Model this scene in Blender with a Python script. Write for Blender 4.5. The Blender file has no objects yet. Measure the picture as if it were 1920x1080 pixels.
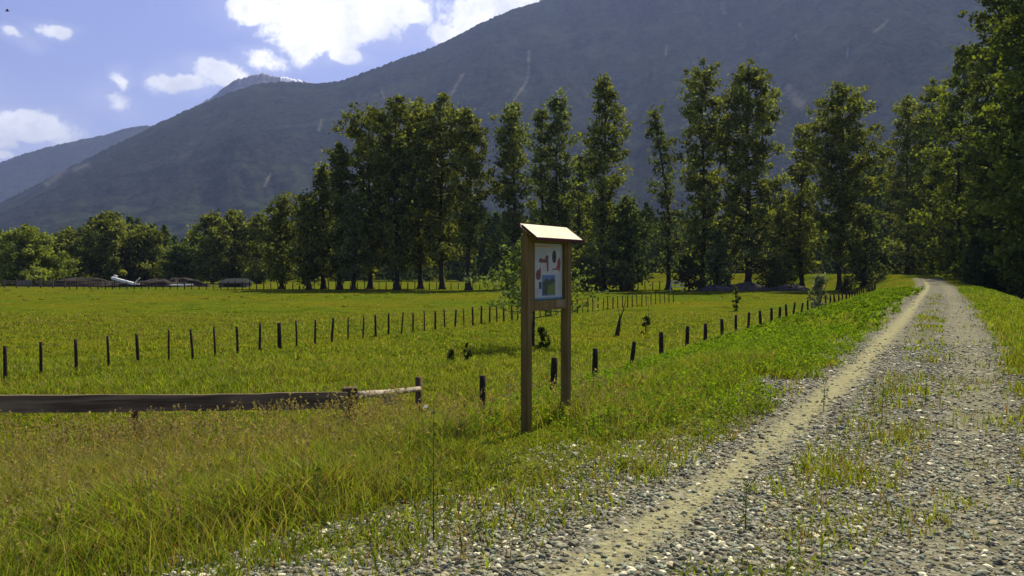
import bpy, math, random
import numpy as np
from mathutils import Vector, Matrix
R = math.radians
rng = np.random.default_rng(7)
random.seed(7)
scene = bpy.context.scene
col = scene.collection

# ------------------------------------------------------------------ camera
EYE = 1.65
F = 1663.0                                  # focal length in photo pixels (1920 wide)
PITCH = math.atan(32 / F)
cam_d = bpy.data.cameras.new('camera'); cam = bpy.data.objects.new('camera', cam_d); col.objects.link(cam)
cam_d.sensor_width = 36; cam_d.lens = F / 1920 * 36
cam_d.clip_start = 0.05; cam_d.clip_end = 40000
cam.location = (0, 0, EYE); cam.rotation_euler = (math.pi / 2 - PITCH, 0, 0)
scene.camera = cam

def ray(px, py):
    v = Vector(((px - 960) / F, 1.0, -(py - 540) / F))
    v.rotate(Matrix.Rotation(-PITCH, 3, 'X'))
    return v
def azel(px, py):
    v = ray(px, py)
    return math.atan2(v.x, v.y), math.atan2(v.z, math.hypot(v.x, v.y))
def at(px, Y):                                # world x of photo column px at distance Y
    return (px - 960) / F * Y
def zat(py, Y):                               # world z of photo row py at distance Y
    r = ray(960, py); return EYE + r.z / r.y * Y

# ------------------------------------------------------------------ light
SUN_EL, SUN_AZ = R(50), R(31)                 # azimuth clockwise from +Y
EXPOSURE = 0.6
scene.view_settings.view_transform = 'Standard'; scene.view_settings.look = 'None'
scene.view_settings.gamma = 1.0; scene.view_settings.exposure = EXPOSURE
sd = Vector((math.sin(SUN_AZ) * math.cos(SUN_EL), math.cos(SUN_AZ) * math.cos(SUN_EL), math.sin(SUN_EL)))
sl = bpy.data.lights.new('sun', 'SUN'); sl.energy = 4.8; sl.angle = R(0.5); sl.color = (1.0, 0.93, 0.72)
so = bpy.data.objects.new('sun', sl); col.objects.link(so); so.rotation_euler = sd.to_track_quat('Z', 'Y').to_euler()

def nt_helper(nt):
    N, L = nt.nodes, nt.links
    def node(t, **k):
        n = N.new(t)
        for a, b in k.items(): setattr(n, a, b)
        return n
    def put(sock, v):
        if v is None: return
        if isinstance(v, bpy.types.NodeSocket): L.new(v, sock)
        elif hasattr(sock.default_value, '__len__') and not hasattr(v, '__len__'): sock.default_value = [v] * len(sock.default_value)
        else: sock.default_value = v
    def m(op, a, b=None, c=None, clamp=False):
        n = node('ShaderNodeMath', operation=op, use_clamp=clamp)
        put(n.inputs[0], a); put(n.inputs[1], b); put(n.inputs[2], c)
        return n.outputs[0]
    def mix(f, a, b, blend='MIX'):
        n = node('ShaderNodeMix', data_type='RGBA', blend_type=blend)
        put(n.inputs[0], f); put(n.inputs[6], a if isinstance(a, bpy.types.NodeSocket) else (*a, 1)); put(n.inputs[7], b if isinstance(b, bpy.types.NodeSocket) else (*b, 1))
        return n.outputs[2]
    def noise(vec, scale, detail=4, rough=.55, dist=0.0, out=0):
        n = node('ShaderNodeTexNoise'); put(n.inputs['Vector'], vec); n.inputs['Scale'].default_value = scale
        n.inputs['Detail'].default_value = detail; n.inputs['Roughness'].default_value = rough; n.inputs['Distortion'].default_value = dist
        return n.outputs[out]
    def ss(v, lo, hi, a=0.0, b=1.0):
        n = node('ShaderNodeMapRange', interpolation_type='SMOOTHSTEP')
        put(n.inputs[0], v); put(n.inputs[1], lo); put(n.inputs[2], hi); put(n.inputs[3], a); put(n.inputs[4], b)
        return n.outputs[0]
    return N, L, node, put, m, mix, noise, ss

w = bpy.data.worlds.new('World'); scene.world = w; w.use_nodes = True
def build_world():
    nt = w.node_tree; nt.nodes.clear()
    N, L, node, put, m, mix, noise, ss = nt_helper(nt)
    sky = node('ShaderNodeTexSky', sky_type='NISHITA', sun_disc=False)
    sky.sun_elevation = SUN_EL; sky.sun_rotation = SUN_AZ
    sky.air_density = 1.0; sky.dust_density = 0.6; sky.ozone_density = 2.0
    tc = node('ShaderNodeTexCoord'); d = tc.outputs['Generated']
    sx = node('ShaderNodeSeparateXYZ'); L.new(d, sx.inputs[0])
    az = m('ARCTAN2', sx.outputs[0], sx.outputs[1]); el = m('ARCSINE', sx.outputs[2])
    nz = node('ShaderNodeTexNoise'); L.new(d, nz.inputs['Vector']); nz.inputs['Scale'].default_value = 14
    nz.inputs['Detail'].default_value = 5
    sc = node('ShaderNodeSeparateColor'); L.new(nz.outputs['Color'], sc.inputs[0])
    az = m('ADD', az, m('MULTIPLY', m('SUBTRACT', sc.outputs[0], .5), .07))
    el = m('ADD', el, m('MULTIPLY', m('SUBTRACT', sc.outputs[1], .5), .05))
    E = [(620, 15, 200, 62, 1), (590, 76, 100, 46, 1), (490, 15, 75, 34, 1), (740, 12, 70, 30, 1), (655, 112, 52, 22, 1),
         (905, 30, 100, 60, 1), (960, -40, 120, 70, 1), (840, 62, 60, 34, 1),
         (405, 136, 62, 26, 1), (345, 158, 50, 20, .9), (500, 116, 50, 24, .8), (236, 152, 30, 18, .75),
         (96, 57, 28, 13, .8), (40, 74, 26, 9, .5), (210, 196, 48, 24, .4), (35, 245, 80, 30, 1), (-20, 262, 60, 34, 1),
         (0, 300, 36, 10, .8), (92, 272, 22, 6, .5),
         (-500, 200, 300, 90, 1), (-900, 60, 260, 120, 1), (2400, -500, 500, 200, 1), (300, -500, 400, 120, 1), (1200, -800, 500, 160, 1)]
    acc = None
    for (px, py, ra, re, k) in E:
        a0, e0 = azel(px, py)
        ra, re = ra / F, re / F
        dx = m('DIVIDE', m('SUBTRACT', az, a0), ra); dy = m('DIVIDE', m('SUBTRACT', el, e0), re)
        q = m('SQRT', m('ADD', m('MULTIPLY', dx, dx), m('MULTIPLY', dy, dy)))
        v = m('MULTIPLY', m('SUBTRACT', 1.25, q, clamp=False), k)
        v = m('MINIMUM', v, k)
        acc = v if acc is None else m('MAXIMUM', acc, v)
    n1 = noise(d, 26, 10, .66); n2 = noise(d, 9, 6, .55)
    f = m('ADD', acc, m('MULTIPLY', m('SUBTRACT', n1, .52), 2.0))
    dens = ss(f, .18, .62)
    veil = ss(m('ADD', acc, m('MULTIPLY', m('SUBTRACT', n2, .5), 1.2)), -.4, .6, 0, .16)
    mask = m('MAXIMUM', dens, veil)
    shade = ss(m('ADD', m('MULTIPLY', n2, 1.0), m('MULTIPLY', n1, .5)), .60, .92)
    ccol = mix(shade, (14.6, 14.4, 13.8), (8.6, 8.8, 9.4))
    skyc = mix(1.0, sky.outputs[0], (1.05, .88, 1.20), 'MULTIPLY')
    out = mix(mask, skyc, ccol)
    bg = node('ShaderNodeBackground'); L.new(out, bg.inputs[0]); bg.inputs[1].default_value = 0.075
    wo = node('ShaderNodeOutputWorld'); L.new(bg.outputs[0], wo.inputs[0])
build_world()

# ------------------------------------------------------------------ tagging / meshes
def tag(o, label=None, cat=None, group=None, kind=None):
    if label: o['label'] = label
    if cat: o['category'] = cat
    if group: o['group'] = group
    if kind: o['kind'] = kind
    return o
def link(o, parent=None):
    col.objects.link(o)
    if parent: o.parent = parent
    return o
def empty(name, loc=(0, 0, 0), rz=0):
    o = bpy.data.objects.new(name, None); o.location = loc; o.rotation_euler = (0, 0, rz); o.empty_display_size = .2
    return link(o)
def npmesh(name, verts, faces, mat, parent=None, colors=None, attrs=None, smooth=False):
    verts = np.asarray(verts, dtype=np.float32); faces = np.asarray(faces, dtype=np.int32)
    k = faces.shape[1]; me = bpy.data.meshes.new(name)
    me.vertices.add(len(verts)); me.vertices.foreach_set('co', verts.ravel())
    me.loops.add(faces.size); me.loops.foreach_set('vertex_index', faces.ravel())
    me.polygons.add(len(faces)); me.polygons.foreach_set('loop_start', np.arange(0, faces.size, k, dtype=np.int32))
    me.update(calc_edges=True)
    me.polygons.foreach_set('use_smooth', np.full(len(faces), smooth))
    if colors is not None:
        a = me.color_attributes.new('col', 'FLOAT_COLOR', 'POINT')
        c = np.ones((len(verts), 4), dtype=np.float32); c[:, :3] = colors; a.data.foreach_set('color', c.ravel())
    for nm, v in (attrs or {}).items():
        a = me.attributes.new(nm, 'FLOAT', 'POINT'); a.data.foreach_set('value', np.asarray(v, dtype=np.float32))
    me.materials.append(mat)
    o = bpy.data.objects.new(name, me)
    return link(o, parent)

class MB:
    """collects simple shapes into one mesh"""
    def __init__(s): s.v, s.f = [], []
    def add(s, v, f):
        b = len(s.v); s.v += [tuple(p) for p in v]; s.f += [tuple(i + b for i in q) for q in f]; return s
    def box(s, x0, x1, y0, y1, z0, z1, M=None, bev=0.0):
        if bev:
            b = bev; v = []; 
            for z, k in ((z0, b), (z0 + b, 0), (z1 - b, 0), (z1, b)):
                v += [(x0 + b + k, y0 + k, z), (x1 - b - k, y0 + k, z), (x1 - k, y0 + b + k, z), (x1 - k, y1 - b - k, z), (x1 - b - k, y1 - k, z), (x0 + b + k, y1 - k, z), (x0 + k, y1 - b - k, z), (x0 + k, y0 + b + k, z)]
            f = [tuple(range(7, -1, -1)), tuple(range(24, 32))]
            for r in range(3):
                for i in range(8): f.append((r * 8 + i, r * 8 + (i + 1) % 8, r * 8 + 8 + (i + 1) % 8, r * 8 + 8 + i))
        else:
            v = [(x0, y0, z0), (x1, y0, z0), (x1, y1, z0), (x0, y1, z0), (x0, y0, z1), (x1, y0, z1), (x1, y1, z1), (x0, y1, z1)]
            f = [(3, 2, 1, 0), (4, 5, 6, 7), (0, 1, 5, 4), (1, 2, 6, 5), (2, 3, 7, 6), (3, 0, 4, 7)]
        if M is not None: v = [M @ Vector(p) for p in v]
        return s.add(v, f)
    def tube(s, pts, rad, n=8, jit=0.0, cap=True):
        pts = [Vector(p) for p in pts]
        if not hasattr(rad, '__len__'): rad = [rad] * len(pts)
        v = []; 
        for i, p in enumerate(pts):
            t = (pts[min(i + 1, len(pts) - 1)] - pts[max(i - 1, 0)]).normalized()
            a = Vector((0, 0, 1)) if abs(t.z) < .9 else Vector((1, 0, 0))
            u = t.cross(a).normalized(); w_ = t.cross(u)
            for k in range(n):
                an = k * 2 * math.pi / n; rr = rad[i] * (1 + jit * random.uniform(-1, 1))
                v.append(p + u * math.cos(an) * rr + w_ * math.sin(an) * rr)
        f = []
        for i in range(len(pts) - 1):
            for k in range(n): f.append((i * n + k, i * n + (k + 1) % n, (i + 1) * n + (k + 1) % n, (i + 1) * n + k))
        if cap: f += [tuple(range(n - 1, -1, -1)), tuple(range((len(pts) - 1) * n, len(pts) * n))]
        return s.add(v, f)
    def poly(s, pts, y0, y1):          # extruded x-z polygon
        n = len(pts); v = [(a, y0, b) for a, b in pts] + [(a, y1, b) for a, b in pts]
        f = [tuple(range(n)), tuple(range(2 * n - 1, n - 1, -1))] + [((i + 1) % n, i, n + i, n + (i + 1) % n) for i in range(n)]
        return s.add(v, f)
    def build(s, name, mat, parent=None, smooth=False):
        me = bpy.data.meshes.new(name); me.from_pydata(s.v, [], s.f); me.update()
        me.polygons.foreach_set('use_smooth', [smooth] * len(me.polygons))
        me.materials.append(mat)
        import bmesh
        b = bmesh.new(); b.from_mesh(me); bmesh.ops.recalc_face_normals(b, faces=b.faces); b.to_mesh(me); b.free()
        return link(bpy.data.objects.new(name, me), parent)

# ------------------------------------------------------------------ materials
def new_mat(name):
    mt = bpy.data.materials.new(name); mt.use_nodes = True; mt.node_tree.nodes.clear()
    return mt, nt_helper(mt.node_tree)
def leaf_mat(name, trans=.35, nscale=None):
    mt, (N, L, node, put, m, mix, noise, ss) = new_mat(name)
    a = node('ShaderNodeAttribute', attribute_name='col')
    c = a.outputs['Color']
    di = node('ShaderNodeBsdfPrincipled'); put(di.inputs['Base Color'], c); di.inputs['Roughness'].default_value = .6
    di.inputs['Specular IOR Level'].default_value = .02
    tr = node('ShaderNodeBsdfTranslucent'); put(tr.inputs[0], mix(1.0, c, (1.35, 1.3, .45), 'MULTIPLY'))
    mx = node('ShaderNodeMixShader'); mx.inputs[0].default_value = trans
    L.new(di.outputs[0], mx.inputs[1]); L.new(tr.outputs[0], mx.inputs[2])
    o = node('ShaderNodeOutputMaterial'); L.new(mx.outputs[0], o.inputs[0])
    return mt
def wood_mat(name, c1, c2, scale=6, stretch=(1, 1, .08), rough=.85, bump=.4, coord='Object'):
    mt, (N, L, node, put, m, mix, noise, ss) = new_mat(name)
    tc = node('ShaderNodeTexCoord'); mp = node('ShaderNodeMapping'); L.new(tc.outputs[coord], mp.inputs[0]); mp.inputs['Scale'].default_value = stretch
    g = noise(mp.outputs[0], scale * 8, 6, .6, .6); b = noise(tc.outputs[coord], scale * .6, 4)
    c = mix(ss(m('ADD', m('MULTIPLY', g, .7), m('MULTIPLY', b, .3)), .36, .66), c1, c2)
    p = node('ShaderNodeBsdfPrincipled'); put(p.inputs['Base Color'], c); p.inputs['Roughness'].default_value = rough; p.inputs['Specular IOR Level'].default_value = .15
    bp = node('ShaderNodeBump'); bp.inputs['Strength'].default_value = bump; bp.inputs['Distance'].default_value = .01; L.new(g, bp.inputs['Height'])
    L.new(bp.outputs[0], p.inputs['Normal'])
    o = node('ShaderNodeOutputMaterial'); L.new(p.outputs[0], o.inputs[0])
    return mt
def plain_mat(name, c, rough=.7, metal=0.0, var=.15, scale=20):
    mt, (N, L, node, put, m, mix, noise, ss) = new_mat(name)
    tc = node('ShaderNodeTexCoord'); n = noise(tc.outputs['Object'], scale, 5)
    cc = mix(ss(n, .3, .7), tuple(x * (1 - var) for x in c), tuple(min(1, x * (1 + var)) for x in c))
    p = node('ShaderNodeBsdfPrincipled'); p.inputs['Specular IOR Level'].default_value = .2; put(p.inputs['Base Color'], cc); p.inputs['Roughness'].default_value = rough; p.inputs['Metallic'].default_value = metal
    o = node('ShaderNodeOutputMaterial'); L.new(p.outputs[0], o.inputs[0])
    return mt
M = {}
M['grass'] = leaf_mat('grass_blade', .42)
M['leaf'] = leaf_mat('tree_leaf', .38)
M['bark'] = wood_mat('bark', (.022, .018, .012), (.075, .062, .045), 1.2, (1, 1, .25), .95, .8)
M['post'] = wood_mat('post_wood', (.012, .009, .006), (.07, .052, .036), 5, (1, 1, .08), .95, .6)
M['oldwood'] = wood_mat('old_board', (.075, .055, .032), (.27, .205, .12), 2, (.045, 1, 1), .95, .6)
M['pale_log'] = wood_mat('pale_log', (.22, .17, .11), (.55, .47, .34), 3, (.15, 1, 1), .9, .5)
M['cedar'] = wood_mat('stained_wood', (.115, .080, .022), (.20, .145, .045), 3, (1, 1, .06), .7, .2)
M['rooftop'] = wood_mat('roof_board', (.70, .63, .40), (.88, .82, .60), 3, (.08, 1, 1), .8, .2)
M['redtrim'] = wood_mat('roof_edge', (.05, .012, .008), (.11, .03, .02), 3, (.08, 1, 1), .7, .2)
M['wire'] = plain_mat('wire', (.12, .12, .11), .8, .0)
M['white'] = plain_mat('white_paint', (.78, .78, .76), .5, 0, .05)
M['grey_metal'] = plain_mat('grey_metal', (.022, .025, .024), 1.0, .0, .3, 3)
M['stone'] = None

def stone_mat():
    mt, (N, L, node, put, m, mix, noise, ss) = new_mat('stone')
    a = node('ShaderNodeAttribute', attribute_name='col'); tc = node('ShaderNodeTexCoord')
    n = noise(tc.outputs['Object'], 60, 4)
    c = mix(ss(n, .3, .7), mix(1.0, a.outputs['Color'], (.8, .8, .8), 'MULTIPLY'), a.outputs['Color'])
    p = node('ShaderNodeBsdfPrincipled'); put(p.inputs['Base Color'], c); p.inputs['Roughness'].default_value = .8
    o = node('ShaderNodeOutputMaterial'); L.new(p.outputs[0], o.inputs[0]); return mt
M['stone'] = stone_mat()

# ------------------------------------------------------------------ ground
FIELD = -1.7
TY = np.array([-12000, -60, -10, 0, 5.16, 7.38, 10.1, 14.3, 29.8, 50, 75, 101, 125, 140, 155, 170, 185, 210, 260, 12000.])
TX = np.array([-40, -33, -8.2, -2.4, .59, 1.86, 3.3, 5.5, 13.1, 22.9, 35.0, 47.4, 58.2, 64.6, 69.5, 71.5, 70.0, 62, 44, 44.])
def track(y): return np.interp(y, TY, TX)
CS = .9
def sstep(a, b, x):
    t = np.clip((x - a) / (b - a), 0, 1); return t * t * (3 - 2 * t)
def vnoise(x, y, s, seed=0):
    """smooth value noise, numpy"""
    x = np.asarray(x, dtype=float) / s + 311.7 + seed * 17.3; y = np.asarray(y, dtype=float) / s + 127.1 + seed * 9.1
    xi = np.floor(x); yi = np.floor(y); fx = x - xi; fy = y - yi
    fx = fx * fx * (3 - 2 * fx); fy = fy * fy * (3 - 2 * fy)
    def h(a, b):
        v = np.sin(a * 12.9898 + b * 78.233 + seed * 3.7) * 43758.5453; return v - np.floor(v)
    return (h(xi, yi) * (1 - fx) + h(xi + 1, yi) * fx) * (1 - fy) + (h(xi, yi + 1) * (1 - fx) + h(xi + 1, yi + 1) * fx) * fy
def fbm(x, y, s, seed=0, o=4):
    r = 0; a = .5; t = 0
    for i in range(o): r = r + a * vnoise(x, y, s / 2 ** i, seed + i); t += a; a *= .5
    return r / t
def uu(x, y): return (x - track(y)) * CS
def hgt(x, y, micro=True):
    x = np.asarray(x, dtype=float); y = np.asarray(y, dtype=float)
    u = uu(x, y); ul = np.maximum(-u - 1.0, 0)
    crest = 1.0 * sstep(105, 165, y)
    far = -.10 * np.clip(ul / 1.7, 0, 1) - 1.0 * sstep(1.5, 6.0, ul) - .60 * sstep(5.0, 8.5, ul)
    near = -.14 * np.clip(ul / 1.7, 0, 1) - .12 * np.clip(ul - 1.7, 0, 5.5)
    kb = sstep(9.3, 14.5, y + .3 * np.minimum(u + 6, 0))
    left = near * (1 - kb) + far * kb
    ur = np.maximum(u - 4.2, 0)
    right = -1.7 * sstep(0, 5.5, ur)
    z = left + right
    dyk = sstep(9.5, 1.0, np.abs(u))
    z = z + crest * dyk
    if micro:
        z = z + (fbm(x, y, 1.4, 3) - .5) * (.10 * sstep(1.2, 3.0, ul) + .02) + (fbm(x, y, 14, 5) - .5) * .14 * sstep(7, 14, ul)
        z = z - .025 * np.exp(-(u / .30) ** 2) - .02 * np.exp(-((u - 1.75) / .35) ** 2)
    return z
def gdist(x, y):
    """>0 inside the gravel"""
    u = uu(x, y)
    lim = -1.15 - .42 * sstep(9.5, 7, y) - .65 * sstep(7, 5, y)
    return np.minimum(np.minimum(u - lim, 2.5 - u), (137 - y) * .4)

def axis(segs):
    out = []
    for a, b, s in segs: out += list(np.arange(a, b, s))
    return out
def geo(a, b, n): return list(np.geomspace(a, b, n))
ys = [-v for v in geo(25, 12000, 22)][::-1] + axis([(-20, 2, 1.0), (2, 16, .12), (16, 60, .4), (60, 215, 1.6)]) + geo(216, 13000, 36)
us = [-v for v in geo(66, 13000, 34)][::-1] + axis([(-65, -12, .9), (-12, 6, .12), (6, 40, .8)]) + geo(41, 13000, 30)
ys = np.array(ys); us = np.array(us)
YY, UU = np.meshgrid(ys, us, indexing='ij')
XX = track(YY) + UU / CS
ZZ = hgt(XX, YY)
gv = np.stack([XX.ravel(), YY.ravel(), ZZ.ravel()], 1)
nu = len(us); idx = np.arange(len(ys) * nu).reshape(len(ys), nu)
gf = np.stack([idx[:-1, :-1].ravel(), idx[:-1, 1:].ravel(), idx[1:, 1:].ravel(), idx[1:, :-1].ravel()], 1)
cx = XX.ravel()[gf].mean(1); cy = YY.ravel()[gf].mean(1)
road_f = (gdist(cx, cy) > 0) & (cy > -25) & (cy < 214)

def ground_mat():
    mt, (N, L, node, put, m, mix, noise, ss) = new_mat('ground_surface')
    tc = node('ShaderNodeTexCoord'); P = tc.outputs['Object']
    g = node('ShaderNodeAttribute', attribute_name='gd').outputs['Fac']; u = node('ShaderNodeAttribute', attribute_name='ud').outputs['Fac']
    n_s = noise(P, 1.6, 6, .6); n_f = noise(P, 14, 5, .65); n_b = noise(P, .06, 4, .5); n_m = noise(P, .35, 5, .6)
    grass = mix(ss(n_f, .3, .72), (.048, .080, .005), (.110, .144, .009))
    grass = mix(ss(n_b, .40, .62), grass, mix(ss(n_f, .3, .7), (.085, .082, .005), (.155, .148, .010)))
    grass = mix(ss(n_m, .50, .66, 0, .7), grass, (.030, .050, .003))
    n_q = noise(P, .13, 6, .65); n_w = noise(P, .9, 5, .7)
    grass = mix(ss(n_q, .50, .62, 0, .5), grass, (.125, .122, .009))
    grass = mix(ss(n_w, .54, .66, 0, .6), grass, (.045, .060, .004))
    grass = mix(ss(n_w, .46, .36, 0, .5), grass, (.155, .170, .010))
    # gravel
    def vor(sc):
        v = node('ShaderNodeTexVoronoi'); put(v.inputs['Vector'], P); v.inputs['Scale'].default_value = sc; return v
    v1 = vor(17); v2 = vor(38)
    def peb(v):
        s = node('ShaderNodeSeparateColor'); L.new(v.outputs['Color'], s.inputs[0])
        c = mix(s.outputs[0], (.105, .098, .062), (.29, .275, .19))
        c = mix(ss(s.outputs[1], .9, .97), c, (.55, .53, .47))
        return mix(ss(v.outputs['Distance'], .35, .75, 0, .65), c, (.06, .055, .045))
    grav = mix(ss(n_s, .4, .6), peb(v1), peb(v2))
    soil = mix(ss(n_f, .3, .7), (.24, .22, .11), (.36, .335, .18))
    tn = m('MULTIPLY', m('SUBTRACT', n_s, .5), .5)
    t1 = ss(m('ADD', m('ABSOLUTE', u), m('MULTIPLY', m('SUBTRACT', noise(P, 5, 6, .7), .5), .9)), .36, .02); t2 = ss(m('ADD', m('ABSOLUTE', m('SUBTRACT', u, 1.8)), tn), .55, .12, 0, .25)
    t3 = ss(n_m, .55, .75, 0, .5)
    grav = mix(m('MAXIMUM', m('MAXIMUM', t1, t2), t3), grav, soil)
    gmask = ss(m('ADD', g, m('MULTIPLY', m('SUBTRACT', n_s, .5), 2.0)), -.35, .15)
    c = mix(gmask, grass, grav)
    p = node('ShaderNodeBsdfPrincipled'); put(p.inputs['Base Color'], c); p.inputs['Roughness'].default_value = 1; p.inputs['Specular IOR Level'].default_value = 0
    bp = node('ShaderNodeBump'); bp.inputs['Strength'].default_value = .8; bp.inputs['Distance'].default_value = .03
    hh = m('ADD', m('MULTIPLY', m('SUBTRACT', 1.0, v1.outputs['Distance']), .6), n_f); L.new(hh, bp.inputs['Height']); L.new(bp.outputs[0], p.inputs['Normal'])
    o = node('ShaderNodeOutputMaterial'); L.new(p.outputs[0], o.inputs[0]); return mt
M['ground'] = ground_mat()
def sub(mask, name):
    f = gf[mask]; used, inv = np.unique(f, return_inverse=True); v = gv[used]
    o = npmesh(name, v, inv.reshape(f.shape), M['ground'], attrs={'gd': gdist(v[:, 0], v[:, 1]), 'ud': uu(v[:, 0], v[:, 1])}, smooth=True)
    return tag(o, kind='structure')
sub(~road_f, 'ground'); sub(road_f, 'gravel_road')

# ------------------------------------------------------------------ mountains
def mountain_mat(rocky=False):
    mt, (N, L, node, put, m, mix, noise, ss) = new_mat('mountain_forest' if not rocky else 'mountain_rock')
    tc = node('ShaderNodeTexCoord'); P = tc.outputs['Object']
    sc = node('ShaderNodeAttribute', attribute_name='scree').outputs['Fac']; sn = node('ShaderNodeAttribute', attribute_name='snow').outputs['Fac']
    n1 = noise(P, .012, 6, .7); n2 = noise(P, .05, 4, .7); n3 = noise(P, .0022, 5, .6)
    f = mix(ss(m('ADD', m('MULTIPLY', n2, .65), m('MULTIPLY', n1, .35)), .36, .66), (.001, .002, .002), (.031, .040, .024))
    f = mix(ss(m('ADD', m('MULTIPLY', n3, .6), m('MULTIPLY', n1, .4)), .48, .62, 0, .55), f, (.045, .054, .028))
    nd = noise(P, .035, 7, .75)
    if rocky: f = mix(ss(n1, .35, .65), (.10, .10, .11), (.22, .21, .21))
    f = mix(ss(m('ADD', sc, m('MULTIPLY', m('SUBTRACT', nd, .5), 2.2)),   .38, 1.0, 0, .6), f, mix(n2, (.10, .09, .07), (.24, .22, .17)))
    f = mix(ss(sn, .4, .6), f, (.85, .85, .9))
    p = node('ShaderNodeBsdfPrincipled'); put(p.inputs['Base Color'], f); p.inputs['Roughness'].default_value = 1; p.inputs['Specular IOR Level'].default_value = 0
    bp = node('ShaderNodeBump'); bp.inputs['Strength'].default_value = .6; bp.inputs['Distance'].default_value = 14; L.new(n2, bp.inputs['Height']); L.new(bp.outputs[0], p.inputs['Normal'])
    o = node('ShaderNodeOutputMaterial'); L.new(p.outputs[0], o.inputs[0]); return mt
def mountain(name, prof, Rr, D0, na, nr, mat, patches=(), snow=(), jag=6, spur=1.0, seed=0, bend=0.0):
    P = np.array([azel(px, py) for px, py in prof]); az = np.linspace(P[0, 0], P[-1, 0], na); el = np.interp(az, P[:, 0], P[:, 1])
    # ridge distance wanders a little; it stays a real surface
    Rv = Rr * (1 + .06 * (fbm(az * 1000, az * 0, 120, seed) - .5) + bend * (az - az.mean()))
    zr = EYE + Rv * np.tan(el); jg = (fbm(az * 4000, az * 0, 9, seed + 2, 3) - .5) * jag + (vnoise(az * 4000, az * 0, 3.2, seed + 3) - .5) * 9
    t = np.concatenate([np.linspace(0, 1, nr) ** .9, 1 + np.linspace(.03, .6, 14)])
    A, T = np.meshgrid(az, t, indexing='ij')
    Rg = D0 + (Rv[:, None] - D0) * T
    prof_t = np.where(T <= 1, np.clip(T, 0, 1) ** 1.25, 1 - .9 * (T - 1) ** 1.1)
    X = Rg * np.sin(A); Y = Rg * np.cos(A)
    Z = -3 + (zr[:, None] + 3) * prof_t
    # gullies and spurs run downhill
    amp = np.clip(T * (1 - T) * 4, 0, 1)
    wx = (fbm(X, Y, 900, seed + 21, 3) - .5) * 900
    gul = (fbm(X + wx, Y + wx, 1100, seed + 5, 5) - .5) * 500 + (fbm(A * 6000 + wx * .5, T * 900, 260, seed + 9, 4) - .5) * 150
    Z = Z + gul * amp * spur * (zr[:, None] / 1400)
    Z = Z + (fbm(X, Y, 60, seed + 11, 3) - .5) * 22 * np.clip(T * (1.02 - T) * 8, 0, 1)
    Z = Z + jg[:, None] * sstep(.965, 1.0, T) * (T <= 1.001)
    elg = np.arctan2(Z - EYE, Rg)
    scree = np.zeros_like(Z); sn = np.zeros_like(Z)
    for arr, lst in ((scree, patches), (sn, snow)):
        for (x0, y0, x1, y1, wd) in lst:
            a0, e0 = azel(x0, y0); a1, e1 = azel(x1, y1); wd_ = wd / F
            dx, dy = a1 - a0, e1 - e0; l2 = dx * dx + dy * dy + 1e-9
            q = np.clip(((A - a0) * dx + (elg - e0) * dy) / l2, 0, 1)
            dist = np.hypot(A - a0 - q * dx, elg - e0 - q * dy)
            np.maximum(arr, np.clip(1 - dist / wd_ * .5, 0, 1), out=arr)
    v = np.stack([X.ravel(), Y.ravel(), Z.ravel()], 1); n2 = len(t); ix = np.arange(na * n2).reshape(na, n2)
    f = np.stack([ix[:-1, :-1].ravel(), ix[1:, :-1].ravel(), ix[1:, 1:].ravel(), ix[:-1, 1:].ravel()], 1)
    o = npmesh(name, v, f, mat, attrs={'scree': scree.ravel(), 'snow': sn.ravel()}, smooth=True)
    return tag(o, kind='structure')
MF = mountain_mat(); MR = mountain_mat(True)
mountain('mountain', [(-900, 500), (-300, 440), (0, 380), (60, 350), (130, 314), (200, 279), (250, 255), (300, 229), (350, 206), (400, 186), (440, 170), (480, 158), (530, 152), (570, 155), (600, 156), (640, 151), (700, 129), (760, 107), (800, 93), (830, 80), (870, 60), (900, 44), (960, 18), (1025, -2), (1100, -40), (1250, -110), (1500, -180), (1800, -200), (2300, -150), (3200, -50)],
         4600, 1900, 2600, 150, MF, jag=14, seed=1,
         patches=[(992, 95, 990, 150, 4), (990, 150, 962, 190, 3), (868, 140, 838, 190, 4), (1356, 8, 1358, 22, 7), (1480, 165, 1500, 195, 11), (1440, 160, 1490, 190, 4), (1385, 45, 1390, 50, 4),
                  (602, 225, 598, 245, 3), (508, 325, 495, 350, 3), (90, 345, 120, 318, 7), (140, 318, 165, 308, 5), (1640, 60, 1665, 38, 3), (1250, 85, 1248, 105, 2), (1590, 90, 1588, 110, 2), (715, 170, 722, 185, 3), (1490, 62, 1495, 75, 3)])
mountain('mountain_peak', [(250, 300), (300, 250), (340, 218), (375, 194), (400, 180), (425, 160), (440, 149), (455, 146), (475, 141), (492, 138), (505, 142), (520, 144), (545, 147), (565, 151), (590, 160), (640, 190), (700, 240)],
         6900, 5000, 420, 90, MR, jag=22, seed=4, spur=.5, snow=[(530, 148, 562, 151, 5)])
mountain('far_mountain', [(-900, 420), (-500, 380), (-200, 340), (0, 304), (50, 286), (100, 273), (150, 262), (200, 252), (235, 241), (260, 236), (285, 236), (310, 245), (380, 290), (500, 360)],
         8200, 6000, 700, 70, MF, jag=14, seed=8, spur=.5)

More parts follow.
